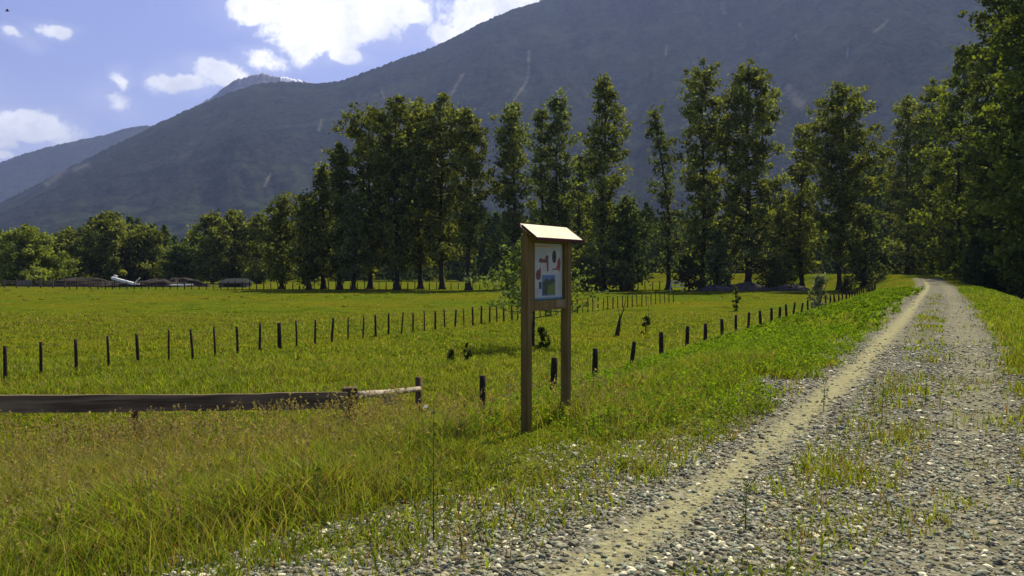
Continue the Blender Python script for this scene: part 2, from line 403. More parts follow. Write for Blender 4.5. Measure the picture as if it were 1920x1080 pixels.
# ------------------------------------------------------------------ leaves, tufts
def quads_at(P, size, rng, flat=0.0, elong=1.6):
    """random leaf-sized quads at points P; returns verts, faces"""
    n = len(P); a = rng.normal(size=(n, 3)); a[:, 2] *= (1 - flat); a /= np.linalg.norm(a, axis=1)[:, None] + 1e-9
    b = rng.normal(size=(n, 3)); b -= (a * b).sum(1)[:, None] * a; b /= np.linalg.norm(b, axis=1)[:, None] + 1e-9
    s = np.asarray(size).reshape(-1, 1) * rng.uniform(.6, 1.3, (n, 1))
    c = np.cross(a, b); l = s * elong * .5; w_ = s * .5
    bend = a * s * .18
    v = np.stack([P - b * l, P + c * w_ - bend, P + b * l, P - c * w_ - bend], 1).reshape(-1, 3)
    return v, np.arange(4 * n).reshape(n, 4)

def make_tree(name, label, cat, x, y, H, prof, crown0=.12, limbs=60, leaf=.42, per=34, seed=0, base_col=(.060, .078, .020), light=(.13, .14, .045), lean=(0, 0), trunk_r=None, group=None, up=(.5, 1.1), clump=1.0, z0=None, dead=0):
    rg = np.random.default_rng(seed * 101 + 13)
    z = float(hgt(x, y, False)) if z0 is None else z0
    e = empty(name, (x, y, z - .05)); tag(e, label, cat, group)
    tr = trunk_r or H * .012
    def spine(t):
        return Vector((lean[0] * t * t * H + math.sin(t * 7 + seed) * .008 * H, lean[1] * t * t * H + math.cos(t * 5 + seed * 2) * .008 * H, t * H))
    mb = MB(); tt = [0, .015, .05, .12, .25, .4, .55, .7, .85, .97]
    mb.tube([spine(t) for t in tt], [tr * (1.9 if t == 0 else 1.35 if t < .03 else (1 - .93 * t ** .9)) for t in tt], 9, .08)
    pt = np.array([p[0] for p in prof]); pr = np.array([p[1] for p in prof])
    C, S = [], []
    ga = 0
    for i in range(limbs):
        t = crown0 + (.97 - crown0) * ((i + rg.uniform(0, 1)) / limbs) ** .92
        ga += 2.4 + rg.uniform(-.5, .5)
        r = np.interp(t, pt, pr) * H * rg.uniform(.35, 1.22)
        upf = rg.uniform(*up); drop = min(t * .5, .35 * r * upf / H * 1.2)
        st = spine(max(t - drop, crown0 * .6)); en = spine(min(t, 1)) + Vector((math.cos(ga) * r, math.sin(ga) * r, rg.uniform(-.02, .03) * H))
        mid = st.lerp(en, .5) + Vector((0, 0, -r * .08))
        rb = tr * (1 - .85 * t) * .42
        if r > .02 * H: mb.tube([st, mid, en], [rb, rb * .6, rb * .15], 5, 0, False)
        k = max(2, int(r / (1.25 * clump)) + 1)
        for j in range(k):
            q = .30 + .72 * (j + rg.uniform(0, 1)) / k
            p = st.lerp(en, min(q, 1.02)); c = np.array(p) + rg.normal(size=3) * .28 * clump
            C.append(c); S.append(clump * rg.uniform(.45, 1.0))
    for j in range(5): C.append(np.array(spine(rg.uniform(.90, 1.0))) + rg.normal(size=3) * .25); S.append(.5 * clump)
    C = np.array(C); S = np.array(S)
    mb.build('trunk', M['bark'], e, True)
    cnt = np.maximum(6, (per * rg.uniform(.5, 1.3, len(C)) * (S / .8) ** 1.3)).astype(int)
    rep = np.repeat(np.arange(len(C)), cnt)
    off = rg.normal(size=(len(rep), 3)); off /= np.linalg.norm(off, axis=1)[:, None]; off *= rg.uniform(.1, 1, (len(rep), 1)) ** .6 * (1 + .9 * (rg.uniform(0, 1, (len(rep), 1)) < .22))
    P = C[rep] + off * S[rep][:, None] * np.array([1.0, 1.0, .8])
    v, f = quads_at(P, leaf, rg)
    tone = rg.uniform(0, 1, len(C)) ** 1.3; tone = tone[rep] * .6 + rg.uniform(0, .75, len(rep)) ** 1.5
    tone = np.clip(tone, 0, 1)[:, None]
    cc = (np.array(base_col) * (1 - tone) + np.array(light) * tone) * np.array((.98, 1.10, 1.02)) * (.85 + .55 * tone)
    npmesh('crown', v, f, M['leaf'], e, colors=np.repeat(cc, 4, axis=0))
    return e

def tpx(px, top, Y, zb=FIELD):     # x, y, height of a tree whose top shows at photo row `top`
    return at(px, Y), Y, zat(top, Y) - zb
COL = [(0, .03), (.12, .08), (.3, .105), (.55, .11), (.8, .085), (.93, .05), (1, .015)]
def pf(wpx, H, Y, shape):        # crown profile from a half width in photo pixels
    r = wpx / F * Y / H * 1.28
    return [(t, r * k) for t, k in shape]
S_COL = [(0, .45), (.15, .8), (.35, 1), (.6, .95), (.8, .75), (.92, .45), (1, .12)]
S_TOP = [(0, .4), (.2, .6), (.4, .85), (.55, 1), (.78, 1.15), (.9, .95), (1, .4)]
S_PYR = [(0, .6), (.15, 1), (.35, .9), (.6, .65), (.8, .4), (.92, .22), (1, .06)]
S_WAIST = [(0, .5), (.2, .9), (.38, .6), (.55, 1), (.75, .9), (.9, .55), (1, .15)]
S_RND = [(0, .8), (.15, 1), (.45, 1), (.7, .85), (.88, .55), (1, .15)]
DK, LT = (.060, .066, .016), (.22, .22, .060)
G1 = 'tall cottonwoods along the far edge of the pasture'
T = [ # px, top, Y, halfwidth, shape, crown0, limbs, per, label
 (527, 372, 165, 34, S_COL, .10, 60, 26, 'short olive cottonwood with a bare lower trunk, standing alone left of the tall group', (.075, .085, .02), (.16, .16, .05)),
 (578, 362, 160, 30, S_COL, .08, 60, 28, 'narrow dark cottonwood, first of the stepped row climbing to the tall clump', DK, LT),
 (606, 312, 163, 24, S_PYR, .10, 60, 28, 'pointed dark cottonwood, second of the stepped row climbing to the tall clump', DK, LT),
 (638, 272, 160, 33, S_PYR, .10, 75, 30, 'pointed dark cottonwood touching the left side of the broad tall clump', DK, LT),
 (664, 365, 156, 22, S_COL, .15, 46, 24, 'small pale green tree in front of the left edge of the broad tall clump', (.08, .095, .028), (.17, .18, .07)),
 (694, 196, 164, 44, S_TOP, .12, 95, 34, 'leftmost tree of the broad tall clump, its crown bulging to the left', DK, LT),
 (742, 178, 158, 46, S_TOP, .12, 100, 34, 'second tree from the left in the broad tall clump, full rounded top', DK, LT),
 (786, 186, 166, 44, S_TOP, .12, 95, 34, 'middle right tree of the broad tall clump with a ragged top', DK, LT),
 (828, 178, 160, 40, S_TOP, .14, 95, 34, 'rightmost tree of the broad tall clump with a pointed top', DK, LT),
 (880, 203, 154, 38, S_WAIST, .22, 80, 30, 'cottonwood with a kinked thin neck just right of the broad tall clump', DK, LT),
 (962, 190, 156, 42, S_WAIST, .10, 85, 30, 'loose cottonwood rising behind the left post of the sign', (.055, .068, .02), (.22, .225, .08)),
 (1016, 198, 172, 24, S_COL, .10, 60, 26, 'thin cottonwood showing just above the left end of the sign roof', (.055, .068, .022), (.20, .21, .08)),
 (1046, 172, 170, 32, S_COL, .10, 75, 30, 'cottonwood rising right above the middle of the sign roof', (.055, .068, .022), (.20, .21, .08)),
 (1086, 300, 176, 26, S_COL, .10, 50, 28, 'low cottonwood filling the gap right of the sign roof', (.055, .068, .022), (.20, .21, .08)),
 (1131, 140, 154, 44, [(0, .7), (.15, .95), (.35, .55), (.55, 1), (.75, .8), (.9, .5), (1, .3)], .08, 95, 30, 'tall pointed cottonwood standing free right of the sign, wide skirt of leaves halfway', DK, (.23, .235, .07)),
 (1175, 372, 156, 38, S_RND, .03, 60, 30, 'low bushy tree at the right foot of the tall pointed cottonwood', (.05, .066, .02), (.14, .16, .06)),
 (1256, 206, 158, 28, [(0, .9), (.2, .9), (.35, .9), (.5, .8), (.7, .7), (.85, .5), (1, .12)], .10, 60, 17, 'thin sparse spire like tree leaning left in the gap of the row', (.05, .062, .02), (.13, .14, .06)),
 (1318, 110, 156, 44, [(0, .6), (.2, .8), (.4, .8), (.6, .75), (.75, 1), (.9, .75), (1, .25)], .10, 100, 30, 'left one of the twin tallest cottonwoods, top fork reaching left', DK, (.23, .235, .07)),
 (1402, 112, 152, 62, [(0, .5), (.2, .75), (.4, .85), (.6, 1), (.75, .8), (.9, .6), (1, .3)], .12, 120, 32, 'right one of the twin tallest cottonwoods with the thickest trunk', DK, (.23, .235, .07)),
 (1345, 430, 150, 24, S_RND, .05, 36, 24, 'pale leafy young tree between the trunks of the twin tallest cottonwoods', (.07, .085, .03), (.18, .20, .09)),
 (1502, 235, 164, 34, S_COL, .10, 66, 26, 'thinner cottonwood in the shadow left of the lone full crowned one', DK, LT),
 (1576, 158, 152, 62, [(0, .35), (.15, .5), (.35, .75), (.5, .85), (.7, 1), (.85, .85), (.95, .5), (1, .15)], .15, 110, 31, 'full crowned cottonwood on a clean straight trunk beside the bend of the dyke', DK, (.20, .205, .055)),
 (1620, 395, 156, 36, S_RND, .06, 50, 26, 'light green understorey tree right behind the clean straight trunk', (.06, .075, .025), (.15, .16, .07)),
 (1470, 385, 170, 40, S_RND, .05, 56, 28, 'rounded understorey tree between the twin cottonwoods and the straight trunked one', DK, (.12, .13, .05)),
 (1700, 178, 196, 44, S_COL, .04, 90, 34, 'cottonwood closing the view left of where the road disappears', DK, LT),
 (1745, 150, 186, 48, S_COL, .04, 95, 34, 'cottonwood directly behind the vanishing end of the road', DK, (.19, .20, .045)),
 (1800, 88, 158, 62, S_COL, .03, 105, 34, 'broad green cottonwood right of the end of the road', (.05, .066, .014), (.20, .215, .04)),
 (1862, -60, 132, 74, S_COL, .03, 150, 34, 'very tall cottonwood right of the road whose top leaves the picture', (.040, .052, .014), (.16, .175, .04)),  # this tree and the next two: shade darkened into their leaf colours
 (1925, -120, 108, 76, S_COL, .03, 130, 34, 'nearest and darkest roadside cottonwood, cut by the right edge of the picture', (.045, .06, .014), (.16, .18, .035)),
 (2010, -160, 100, 80, S_COL, .03, 110, 30, 'roadside cottonwood just past the right edge of the picture', (.045, .06, .014), (.16, .18, .035)),
 (205, 402, 235, 50, S_RND, .05, 70, 34, 'largest dark rounded tree of the distant left row, above the white beam', DK, LT),
 (130, 432, 245, 34, S_RND, .05, 50, 28, 'dark tree between the pale willow and the largest rounded tree', DK, LT),
 (272, 425, 240, 34, S_RND, .05, 50, 28, 'dark tree touching the right side of the largest rounded tree', DK, LT),
 (335, 462, 232, 30, S_RND, .03, 44, 26, 'low light green bushy tree in the dip of the distant left row', (.07, .085, .025), (.14, .155, .05)),
 (398, 400, 232, 28, S_COL, .05, 50, 26, 'olive columnar tree left of the paired one in the distant left row', DK, LT),
 (440, 398, 240, 34, S_COL, .05, 56, 28, 'broader olive columnar tree behind the grey shed', DK, LT),
 (488, 405, 230, 24, S_COL, .05, 44, 26, 'slim olive tree filling the gap right of the grey shed', DK, LT)]
for i, (px, top, Y, hw, shp, c0, nl, per, lab, b, l) in enumerate(T):
    x, y, H = tpx(px, top, Y)
    far = Y > 220
    make_tree('cottonwood_tree' if not far else 'broadleaf_tree', lab, 'tree', x, y, H, pf(hw, H, Y, shp), c0, nl, leaf=.42 if not far else .55, per=int(per * 1.0) if not far else int(per * 1.3), seed=i + 1, base_col=b, light=l,
              lean=(-.09 if px == 1256 else .0, 0), group=G1 if px < 1650 and not far else ('trees closing the end of the road' if not far else 'distant trees behind the farm yard'),
              clump=1.35 if not far else 1.8, trunk_r=(.62 if px == 1402 else .45 if not far else .35))
# pale willow at the far left
x, y, H = tpx(48, 428, 205)
make_tree('willow_tree', 'pale green rounded willow at the left edge behind the corral', 'tree', x, y, H, pf(56, H, 205, S_RND), .02, 110, leaf=.5, per=38, seed=77, base_col=(.10, .115, .025), light=(.26, .27, .07), clump=1.5, up=(.1, .5))

# distant wood as one mass
def woodland():
    rg = np.random.default_rng(5); V, Cc = [], []
    rows = []
    for px in np.arange(-500, 2500, 17):
        for k in range(3):
            Y = rg.uniform(285, 430)
            top = 432 + 16 * math.sin(px * .021) + rg.uniform(-16, 26)
            if 560 < px < 1650: top -= 42
            if px > 1600: top -= 95; 
            rows.append((px + rg.uniform(-12, 12), top, Y))
    for px in np.arange(1830, 2600, 22):               # shaded thicket right of the dyke
        rows.append((px, rg.uniform(250, 380), rg.uniform(150, 190)))
        rows.append((px, rg.uniform(440, 500), rg.uniform(110, 140)))
    for px in np.arange(1655, 1840, 16): rows.append((px, rg.uniform(430, 500), rg.uniform(192, 215)))
    mb = MB()
    for (px, top, Y) in rows:
        H = zat(top, Y) - FIELD; x = at(px, Y); r = rg.uniform(.13, .24) * H
        n = int(150 + 18 * H); sz = .8 if Y > 250 else .55
        if Y < 250: n = int(n * 1.8)
        t = rg.uniform(0.0, 1, n) ** .9; ang = rg.uniform(0, 2 * np.pi, n)
        lump = .7 + .5 * vnoise(ang * 3 + px, t * 9, 1.0, 3)
        rr = r * (1 - np.abs(t * 1.6 - .55).clip(0, 1) ** 2 * .85) * lump * rg.uniform(.55, 1, n) ** .5
        P = np.stack([x + np.cos(ang) * rr, Y + np.sin(ang) * rr, FIELD + t * H], 1)
        v, f = quads_at(P, sz * 1.25, rg); V.append(v)
        tone = (vnoise(ang * 2 + px, t * 14, 1.0, 9) * .8 + rg.uniform(0, .3, n))[:, None]
        g = rg.uniform(.75, 1.25)
        cc = (np.array((.034, .056, .016)) * (1 - tone) + np.array((.10, .14, .045)) * tone) * g
        Cc.append(np.repeat(cc, 4, axis=0))
    v = np.concatenate(V); o = npmesh('distant_wood', v, np.arange(len(v)).reshape(-1, 4), M['leaf'], colors=np.concatenate(Cc))
    tag(o, 'distant mass of dark woodland behind the pasture trees', 'woodland', kind='stuff')
woodland()

# ------------------------------------------------------------------ grass
def blades(P, h, wd, rg, colr, lean=.45, seg=3, tipcol=None):
    n = len(P); az = rg.uniform(0, 2 * np.pi, n); side = np.stack([np.cos(az), np.sin(az), np.zeros(n)], 1)
    la = rg.uniform(0, 2 * np.pi, n); lm = h * rg.uniform(.05, 1, n) * lean
    ld = np.stack([np.cos(la) * lm, np.sin(la) * lm, np.zeros(n)], 1)
    V = []; C = []
    for k in range(seg + 1):
        t = k / seg; ww = (wd * (1 - t ** 1.6 * .92))[:, None] * .5
        c = P + ld * t * t + np.stack([np.zeros(n), np.zeros(n), h * (t - .12 * t * t * lean * 2)], 1)
        V += [c - side * ww, c + side * ww]
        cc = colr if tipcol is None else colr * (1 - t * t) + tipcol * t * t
        C += [cc, cc]
    V = np.stack(V, 1); C = np.stack(C, 1); nv = 2 * (seg + 1)
    b = (np.arange(n) * nv)[:, None]
    f = np.concatenate([b + np.array([[2 * k, 2 * k + 1, 2 * k + 3, 2 * k + 2]]) for k in range(seg)], 1).reshape(-1, 4)
    return V.reshape(-1, 3), f, C.reshape(-1, 3)
class Acc:
    def __init__(s): s.v, s.f, s.c, s.n = [], [], [], 0
    def add(s, v, f, c): s.v.append(v); s.f.append(f + s.n); s.c.append(c); s.n += len(v)
    def build(s, name, mat): return npmesh(name, np.concatenate(s.v), np.concatenate(s.f), mat, colors=np.concatenate(s.c))
def sample(n, y0, y1, px0=-120, px1=2040, power=1.0):
    """points inside the view wedge, even on the ground"""
    a, b = y0 ** 2, y1 ** 2
    y = np.sqrt(rng.uniform(a, b, n)) if power == 1 else np.exp(rng.uniform(np.log(y0), np.log(y1), n))
    x = (rng.uniform(px0, px1, n) - 960) / F * y
    return x, y
CG = np.array((.074, .120, .009)); CY = np.array((.225, .232, .016)); CB = np.array((.20, .15, .045)); CT = np.array((.34, .28, .12)); CL = np.array((.182, .250, .020))
def grass_colour(x, y, dry, n):
    k = fbm(x, y, 2.2, 21)[:, None]; j = rng.uniform(0, 1, (n, 1))
    c = CG * (1 - j) + CL * j
    c = c * (1 - .5 * k) + CY * .5 * k
    d = (rng.uniform(0, 1, n) < dry)[:, None]
    c = np.where(d, CB * (1 - j) + CT * .75 * j, c)
    red = (rng.uniform(0, 1, (n, 1)) < .12) & (y < 16)[:, None]; c = np.where(red, np.array((.16, .10, .035)), c)
    return c * rng.uniform(.55, 1.75, (n, 1))
def zone_dry(x, y):
    # dry, seeded grass on the left shoulder near the rail; greener at the very near left and on the bank
    u = uu(x, y); left = sstep(-3.0, -5.5, u) * sstep(18, 13, y)
    d = .12 + .58 * left * fbm(x, y, 2.5, 31) * 1.3
    d *= (1 - .45 * sstep(6.5, 4.8, y))
    fld = sstep(16, 22, y)
    return np.clip(d * (1 - fld) + fld * .28 * (fbm(x, y, 20, 41) ** 1.0) * 1.3, 0, .85)
def keep_prob(x, y):
    g = gdist(x, y); u = uu(x, y)
    e = (fbm(x, y, .9, 51) - .5) * 1.6
    wm = sstep(10, 7, y); p = sstep(.25, -.55, (g + e * .8) / (1 + .7 * wm))
    mix_zone = .6 * sstep(.47, .64, fbm(x, y, .6, 61)) * sstep(2.0, .1, g) * (u < -.2)
    med = sstep(.6, .1, np.abs(u - .9)) * sstep(.36, .70, fbm(x, y, 1.1, 71)) * (.30 + .55 * sstep(14, 35, y))
    rt = .15 * sstep(.6, .75, fbm(x, y, .8, 81)) * (g > 0) * sstep(.3, .6, np.abs(u))
    rut = sstep(.22, .5, np.abs(u)); mix_zone = np.maximum(mix_zone, .16 * (g > 0) * (u < -.3) * sstep(2.3, .4, g) * sstep(13, 9, y))
    return np.maximum.reduce([p, mix_zone * rut, med * rut, rt])
def clearing(x, y):      # trodden ground at the sign and at the end post of the barrier
    return np.maximum(np.exp(-(((x - .25) / .75) ** 2 + ((y - 9.1) / 1.5) ** 2) ** 3), np.maximum(np.exp(-(((x + 2.2) / .5) ** 2 + ((y - 11.8) / 1.0) ** 2) ** 3), .85 * np.exp(-(((x + 1.0) / 1.0) ** 2 + ((y - 13.4) / 2.3) ** 2) ** 3)))
A = Acc()
# near
def scatter(n, y0, y1, hmin, hmax, wd, seg=3, px0=-150, px1=2080, clumpy=True):
    x, y = sample(n, y0, y1, px0, px1)
    if clumpy:
        q = rng.normal(size=(2, n)) * (.05 if clumpy is True else .09); k = rng.integers(0, n // (4 if clumpy is True else clumpy) + 1, n); x = x[k] + q[0] * (1 + y / 15); y = y[k] + q[1] * (1 + y[k] / 15)
    ok = (rng.uniform(0, 1, n) < keep_prob(x, y)) & ((hmax < .45) | (gdist(x, y) < -.9)); x, y = x[ok], y[ok]; n = len(x)
    z = hgt(x, y); g = gdist(x, y)
    h = rng.uniform(hmin, hmax, n) * (.35 + 1.3 * fbm(x, y, 1.3, 91)) * (1 - .62 * sstep(-1.3, .2, g) * sstep(11, 8, y) - .55 * sstep(-.5, .5, g) * sstep(8, 11, y))
    left = sstep(-3.0, -5.0, uu(x, y)) * sstep(17, 13, y); h = h * (1 + .12 * left)
    h = h * (1 - .62 * sstep(10.0, 12, y) * sstep(26, 17, y) * sstep(-2.3, -3.6, uu(x, y)) * (1 - .55 * left))
    h *= 1 - .85 * clearing(x, y)
    c = grass_colour(x, y, zone_dry(x, y), n)
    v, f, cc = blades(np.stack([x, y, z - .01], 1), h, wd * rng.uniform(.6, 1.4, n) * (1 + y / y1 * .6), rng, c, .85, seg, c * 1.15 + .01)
    A.add(v, f, cc)
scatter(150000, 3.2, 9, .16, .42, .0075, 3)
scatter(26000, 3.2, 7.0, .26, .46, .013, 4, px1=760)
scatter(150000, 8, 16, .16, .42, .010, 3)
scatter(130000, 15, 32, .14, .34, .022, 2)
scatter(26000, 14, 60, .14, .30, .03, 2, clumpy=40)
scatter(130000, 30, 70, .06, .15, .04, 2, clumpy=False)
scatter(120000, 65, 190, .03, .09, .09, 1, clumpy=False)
def straw(n, y0, y1, px0, px1, hl, hh):
    x, y = sample(n, y0, y1, px0, px1); g = gdist(x, y)
    ok = (rng.uniform(0, 1, n) < sstep(.5, -1, g) * sstep(.42, .6, fbm(x, y, .8, 77)) * (1 - .95 * clearing(x, y))); x, y = x[ok], y[ok]; n = len(x)
    c = np.array((.34, .31, .10)) * rng.uniform(.5, 1.1, (n, 1)); v, f, cc = blades(np.stack([x, y, hgt(x, y)], 1), rng.uniform(hl, hh, n), rng.uniform(.004, .008, n), rng, c, .7, 3); A.add(v, f, cc)
straw(16000, 4, 11, -100, 1350, .2, .5)
tag(A.build('grass', M['grass']), 'green and straw coloured grass covering the bank and pasture', 'grass', kind='stuff')

# seed heads of the dry grass
B = Acc()
def seedheads(n, y0, y1, px0, px1, hl, hh):
    x, y = sample(n, y0, y1, px0, px1)
    ok = (rng.uniform(0, 1, n) < sstep(.2, -1.6, gdist(x, y))) & (rng.uniform(0, 1, n) < (fbm(x, y, 1.3, 33) * 1.6 - .25) * (1 - .93 * clearing(x, y))); x, y = x[ok], y[ok]; n = len(x)
    z = hgt(x, y); h = rng.uniform(hl, hh, n); c = np.tile(CT * .9, (n, 1)) * rng.uniform(.7, 1.2, (n, 1))
    st = rng.integers(0, 1 << 30); r2 = np.random.default_rng(st)
    v, f, cc = blades(np.stack([x, y, z], 1), h, np.full(n, .004) * (1 + y / 12), r2, c, .35, 3); B.add(v, f, cc)
    tips = v.reshape(n, 8, 3)[:, 6:8].mean(1); base = v.reshape(n, 8, 3)[:, 4:6].mean(1)
    k = 9; t = rng.uniform(.15, 1.05, (n, k, 1)); P = base[:, None] * (1 - t) + tips[:, None] * t + rng.normal(size=(n, k, 3)) * .012 * (1.3 - t)
    v, f = quads_at(P.reshape(-1, 3), np.full(n * k, .012) * np.repeat(1 + y / 20, k), rng, 0, 2.2)
    cs = np.array((.30, .25, .11)) * rng.uniform(.6, 1.3, (n * k, 1)) ; B.add(v, f, np.repeat(cs, 4, axis=0))
seedheads(1900, 4.5, 13.5, -100, 760, .32, .62)
seedheads(700, 8, 13, 700, 1200, .3, .5)
seedheads(1100, 10.2, 12.0, -60, 760, .45, .8)
seedheads(700, 11.0, 12.0, -60, 700, .55, .85)
seedheads(300, 11.6, 13.4, 640, 860, .45, .7)
tag(B.build('seeding_grass', M['grass']), 'tall tan seed heads of dry grass on the left shoulder', 'grass', kind='stuff')

# low leafy weeds on the bank and round the sign
Wd = Acc()
def weeds(n, y0, y1, px0, px1, size, hmax, cols, dens=None, k=22, spread=.10):
    x, y = sample(n, y0, y1, px0, px1)
    p = keep_prob(x, y)
    k = int(k * 1.25)
    if dens: p = p * dens(x, y)
    p = p * (1 - clearing(x, y)) * (1 - .75 * sstep(10, 11, y) * sstep(18, 15, y) * sstep(-2.4, -3.4, uu(x, y)))
    ok = rng.uniform(0, 1, n) < p; x, y = x[ok], y[ok]; n = len(x); z = hgt(x, y)
    hh = rng.uniform(.4, 1, n) * hmax * (1 - .5 * sstep(-4.2, -5.4, uu(x, y)))
    t = rng.uniform(0, 1, (n, k)); P = np.stack([x[:, None] + rng.normal(size=(n, k)) * spread * (1.1 - t * .7), y[:, None] + rng.normal(size=(n, k)) * spread * (1.1 - t * .7), z[:, None] + t * hh[:, None]], 2)
    v, f = quads_at(P.reshape(-1, 3), np.full(n * k, size) * np.repeat(1 + y / 30, k), rng, 0, 1.9)
    j = rng.uniform(0, 1, (n, 1)); base = np.array(cols[0]) * (1 - j) + np.array(cols[1]) * j
    cs = np.repeat(base, k, axis=0) * rng.uniform(.65, 1.35, (n * k, 1)); Wd.add(v, f, np.repeat(cs, 4, axis=0))
bank = lambda x, y: sstep(-9, -6.5, uu(x, y)) * (uu(x, y) < 0) * 1.0
weeds(9000, 8.5, 24, 880, 1900, .019, .30, [(.10, .19, .010), (.22, .31, .025)], bank)
weeds(9000, 22, 80, 1100, 1920, .034, .32, [(.10, .18, .010), (.20, .29, .022)], bank)
weeds(1100, 14, 90, 1780, 2000, .020, .2, [(.12, .20, .012), (.24, .32, .03)], lambda x, y: (uu(x, y) > 2.5) * 1.)
weeds(1600, 4.5, 12, 500, 1500, .018, .22, [(.13, .17, .03), (.24, .26, .07)], lambda x, y: sstep(-2.2, -.5, gdist(x, y)))
weeds(900, 18, 60, -100, 1500, .04, .12, [(.13, .17, .012), (.24, .26, .03)], lambda x, y: (uu(x, y) < -7) * fbm(x, y, 5, 17) , 14, .16)
weeds(260, 55, 150, -100, 1600, .05, .10, [(.13, .16, .012), (.24, .25, .03)], lambda x, y: (uu(x, y) < -7) * fbm(x, y, 9, 19), 10, .35)
tag(Wd.build('leafy_weeds', M['grass']), 'leafy green weeds growing through the grass', 'weeds', kind='stuff')

# ------------------------------------------------------------------ stones
def stones():
    rg = np.random.default_rng(9)
    ph = (1 + 5 ** .5) / 2
    iv = np.array([(-1, ph, 0), (1, ph, 0), (-1, -ph, 0), (1, -ph, 0), (0, -1, ph), (0, 1, ph), (0, -1, -ph), (0, 1, -ph), (ph, 0, -1), (ph, 0, 1), (-ph, 0, -1), (-ph, 0, 1)], float); iv /= np.linalg.norm(iv[0])
    fc = np.array([(0, 11, 5), (0, 5, 1), (0, 1, 7), (0, 7, 10), (0, 10, 11), (1, 5, 9), (5, 11, 4), (11, 10, 2), (10, 7, 6), (7, 1, 8), (3, 9, 4), (3, 4, 2), (3, 2, 6), (3, 6, 8), (3, 8, 9), (4, 9, 5), (2, 4, 11), (6, 2, 10), (8, 6, 7), (9, 8, 1)])
    V, Fc, C = [], [], []; nb = 0
    for (n, y0, y1, s0, s1) in ((46000, 3.6, 9, .009, .029), (44000, 8.5, 20, .011, .033), (26000, 19, 60, .018, .04), (700, 4, 14, .025, .045), (42000, 3.6, 11, .004, .010)):
        x, y = sample(n, y0, y1, 0, 2080)
        u = uu(x, y); g = gdist(x, y)
        p = sstep(-.7, .3, (g + (fbm(x, y, .9, 51) - .5) * 1.4) / (1 + 1.3 * sstep(10, 7, y))) * ((.9 if s1 < .012 else .15) + (.1 if s1 < .012 else .85) * sstep(.08, .36, np.abs(u) + (fbm(x, y, .7, 15) - .5) * .3)) * (.45 + .55 * sstep(.1, .6, np.abs(u - 1.8)))
        ok = rg.uniform(0, 1, n) < p; x, y = x[ok], y[ok]; m_ = len(x)
        s = s0 + (s1 - s0) * rg.uniform(0, 1, m_) ** 2.2
        v = iv[None] * rg.uniform(.72, 1.25, (m_, 12, 1)) * np.stack([rg.uniform(.8, 1.5, m_), rg.uniform(.6, 1.1, m_), rg.uniform(.4, .75, m_)], 1)[:, None] * s[:, None, None]
        a = rg.uniform(0, 6.28, m_); ca, sa = np.cos(a)[:, None], np.sin(a)[:, None]
        tl = rg.normal(size=(m_, 1)) * .35
        vx = v[:, :, 0] * ca - v[:, :, 1] * sa; vy = v[:, :, 0] * sa + v[:, :, 1] * ca; vz = v[:, :, 2] + vx * tl * .6
        z = hgt(x, y)
        V.append(np.stack([vx + x[:, None], vy + y[:, None], vz + (z + s * .22)[:, None]], 2).reshape(-1, 3))
        Fc.append((fc[None] + (np.arange(m_) * 12)[:, None, None] + nb).reshape(-1, 3)); nb += m_ * 12
        j = rg.uniform(0, 1, (m_, 1)); c = np.array((.075, .073, .060)) * (1 - j) + np.array((.34, .335, .275)) * j
        hue = rg.uniform(0, 1, (m_, 1)); c = c * np.where(hue < .25, np.array((.85, 1.0, 1.05)), np.where(hue > .8, np.array((1.15, 1.0, .8)), 1.0))
        wh = rg.uniform(0, 1, (m_, 1)) < (.075 if s1 > .012 else .02); c = np.where(wh, np.array((.66, .64, .56)), c) * np.array((1.22, 1.17, .82))
        C.append(np.repeat(c, 12, axis=0))
    o = npmesh('road_gravel', np.concatenate(V), np.concatenate(Fc), M['stone'], colors=np.concatenate(C))
    tag(o, 'loose grey and whitish crushed stones strewn over the track', 'gravel', kind='stuff')
stones()

# ------------------------------------------------------------------ small plants
def shrub(name, label, cat, px, Y, H, W, leaf, n, c0, c1, seed, lean=0, stems=5, zmin=.05, flat=1.0, group=None):
    rg = np.random.default_rng(seed); x = at(px, Y); z = float(hgt(x, Y)); e = empty(name, (x, Y, z - .03)); tag(e, label, cat, group)
    mb = MB()
    for k in range(stems):
        a = rg.uniform(0, 6.28); r = W * rg.uniform(.3, .9)
        mb.tube([(0, 0, 0), (math.cos(a) * r * .3 + lean * .4, math.sin(a) * r * .3, H * .5), (math.cos(a) * r + lean, math.sin(a) * r, H * rg.uniform(.75, .98))], [H * .016, H * .011, H * .004], 5)
    mb.build('stems', M['bark'], e, True)
    nc = max(8, n // 22); t = rg.uniform(zmin, 1, nc); a = rg.uniform(0, 6.28, nc); rr = W * np.sqrt(rg.uniform(0, 1, nc)) * (1 - .6 * np.abs(t * 1.7 - .7).clip(0, 1))
    C = np.stack([np.cos(a) * rr + lean * t, np.sin(a) * rr, t * H], 1); rep = rg.integers(0, nc, n)
    P = C[rep] + rg.normal(size=(n, 3)) * W * .16
    P[:, 2] = np.abs(P[:, 2])
    v, f = quads_at(P, leaf, rg); tone = (rg.uniform(0, 1, nc)[rep] * .6 + rg.uniform(0, .5, n))[:, None].clip(0, 1)
    npmesh('leaves', v, f, M['leaf'], e, colors=np.repeat(np.array(c0) * (1 - tone) + np.array(c1) * tone, 4, axis=0)); return e
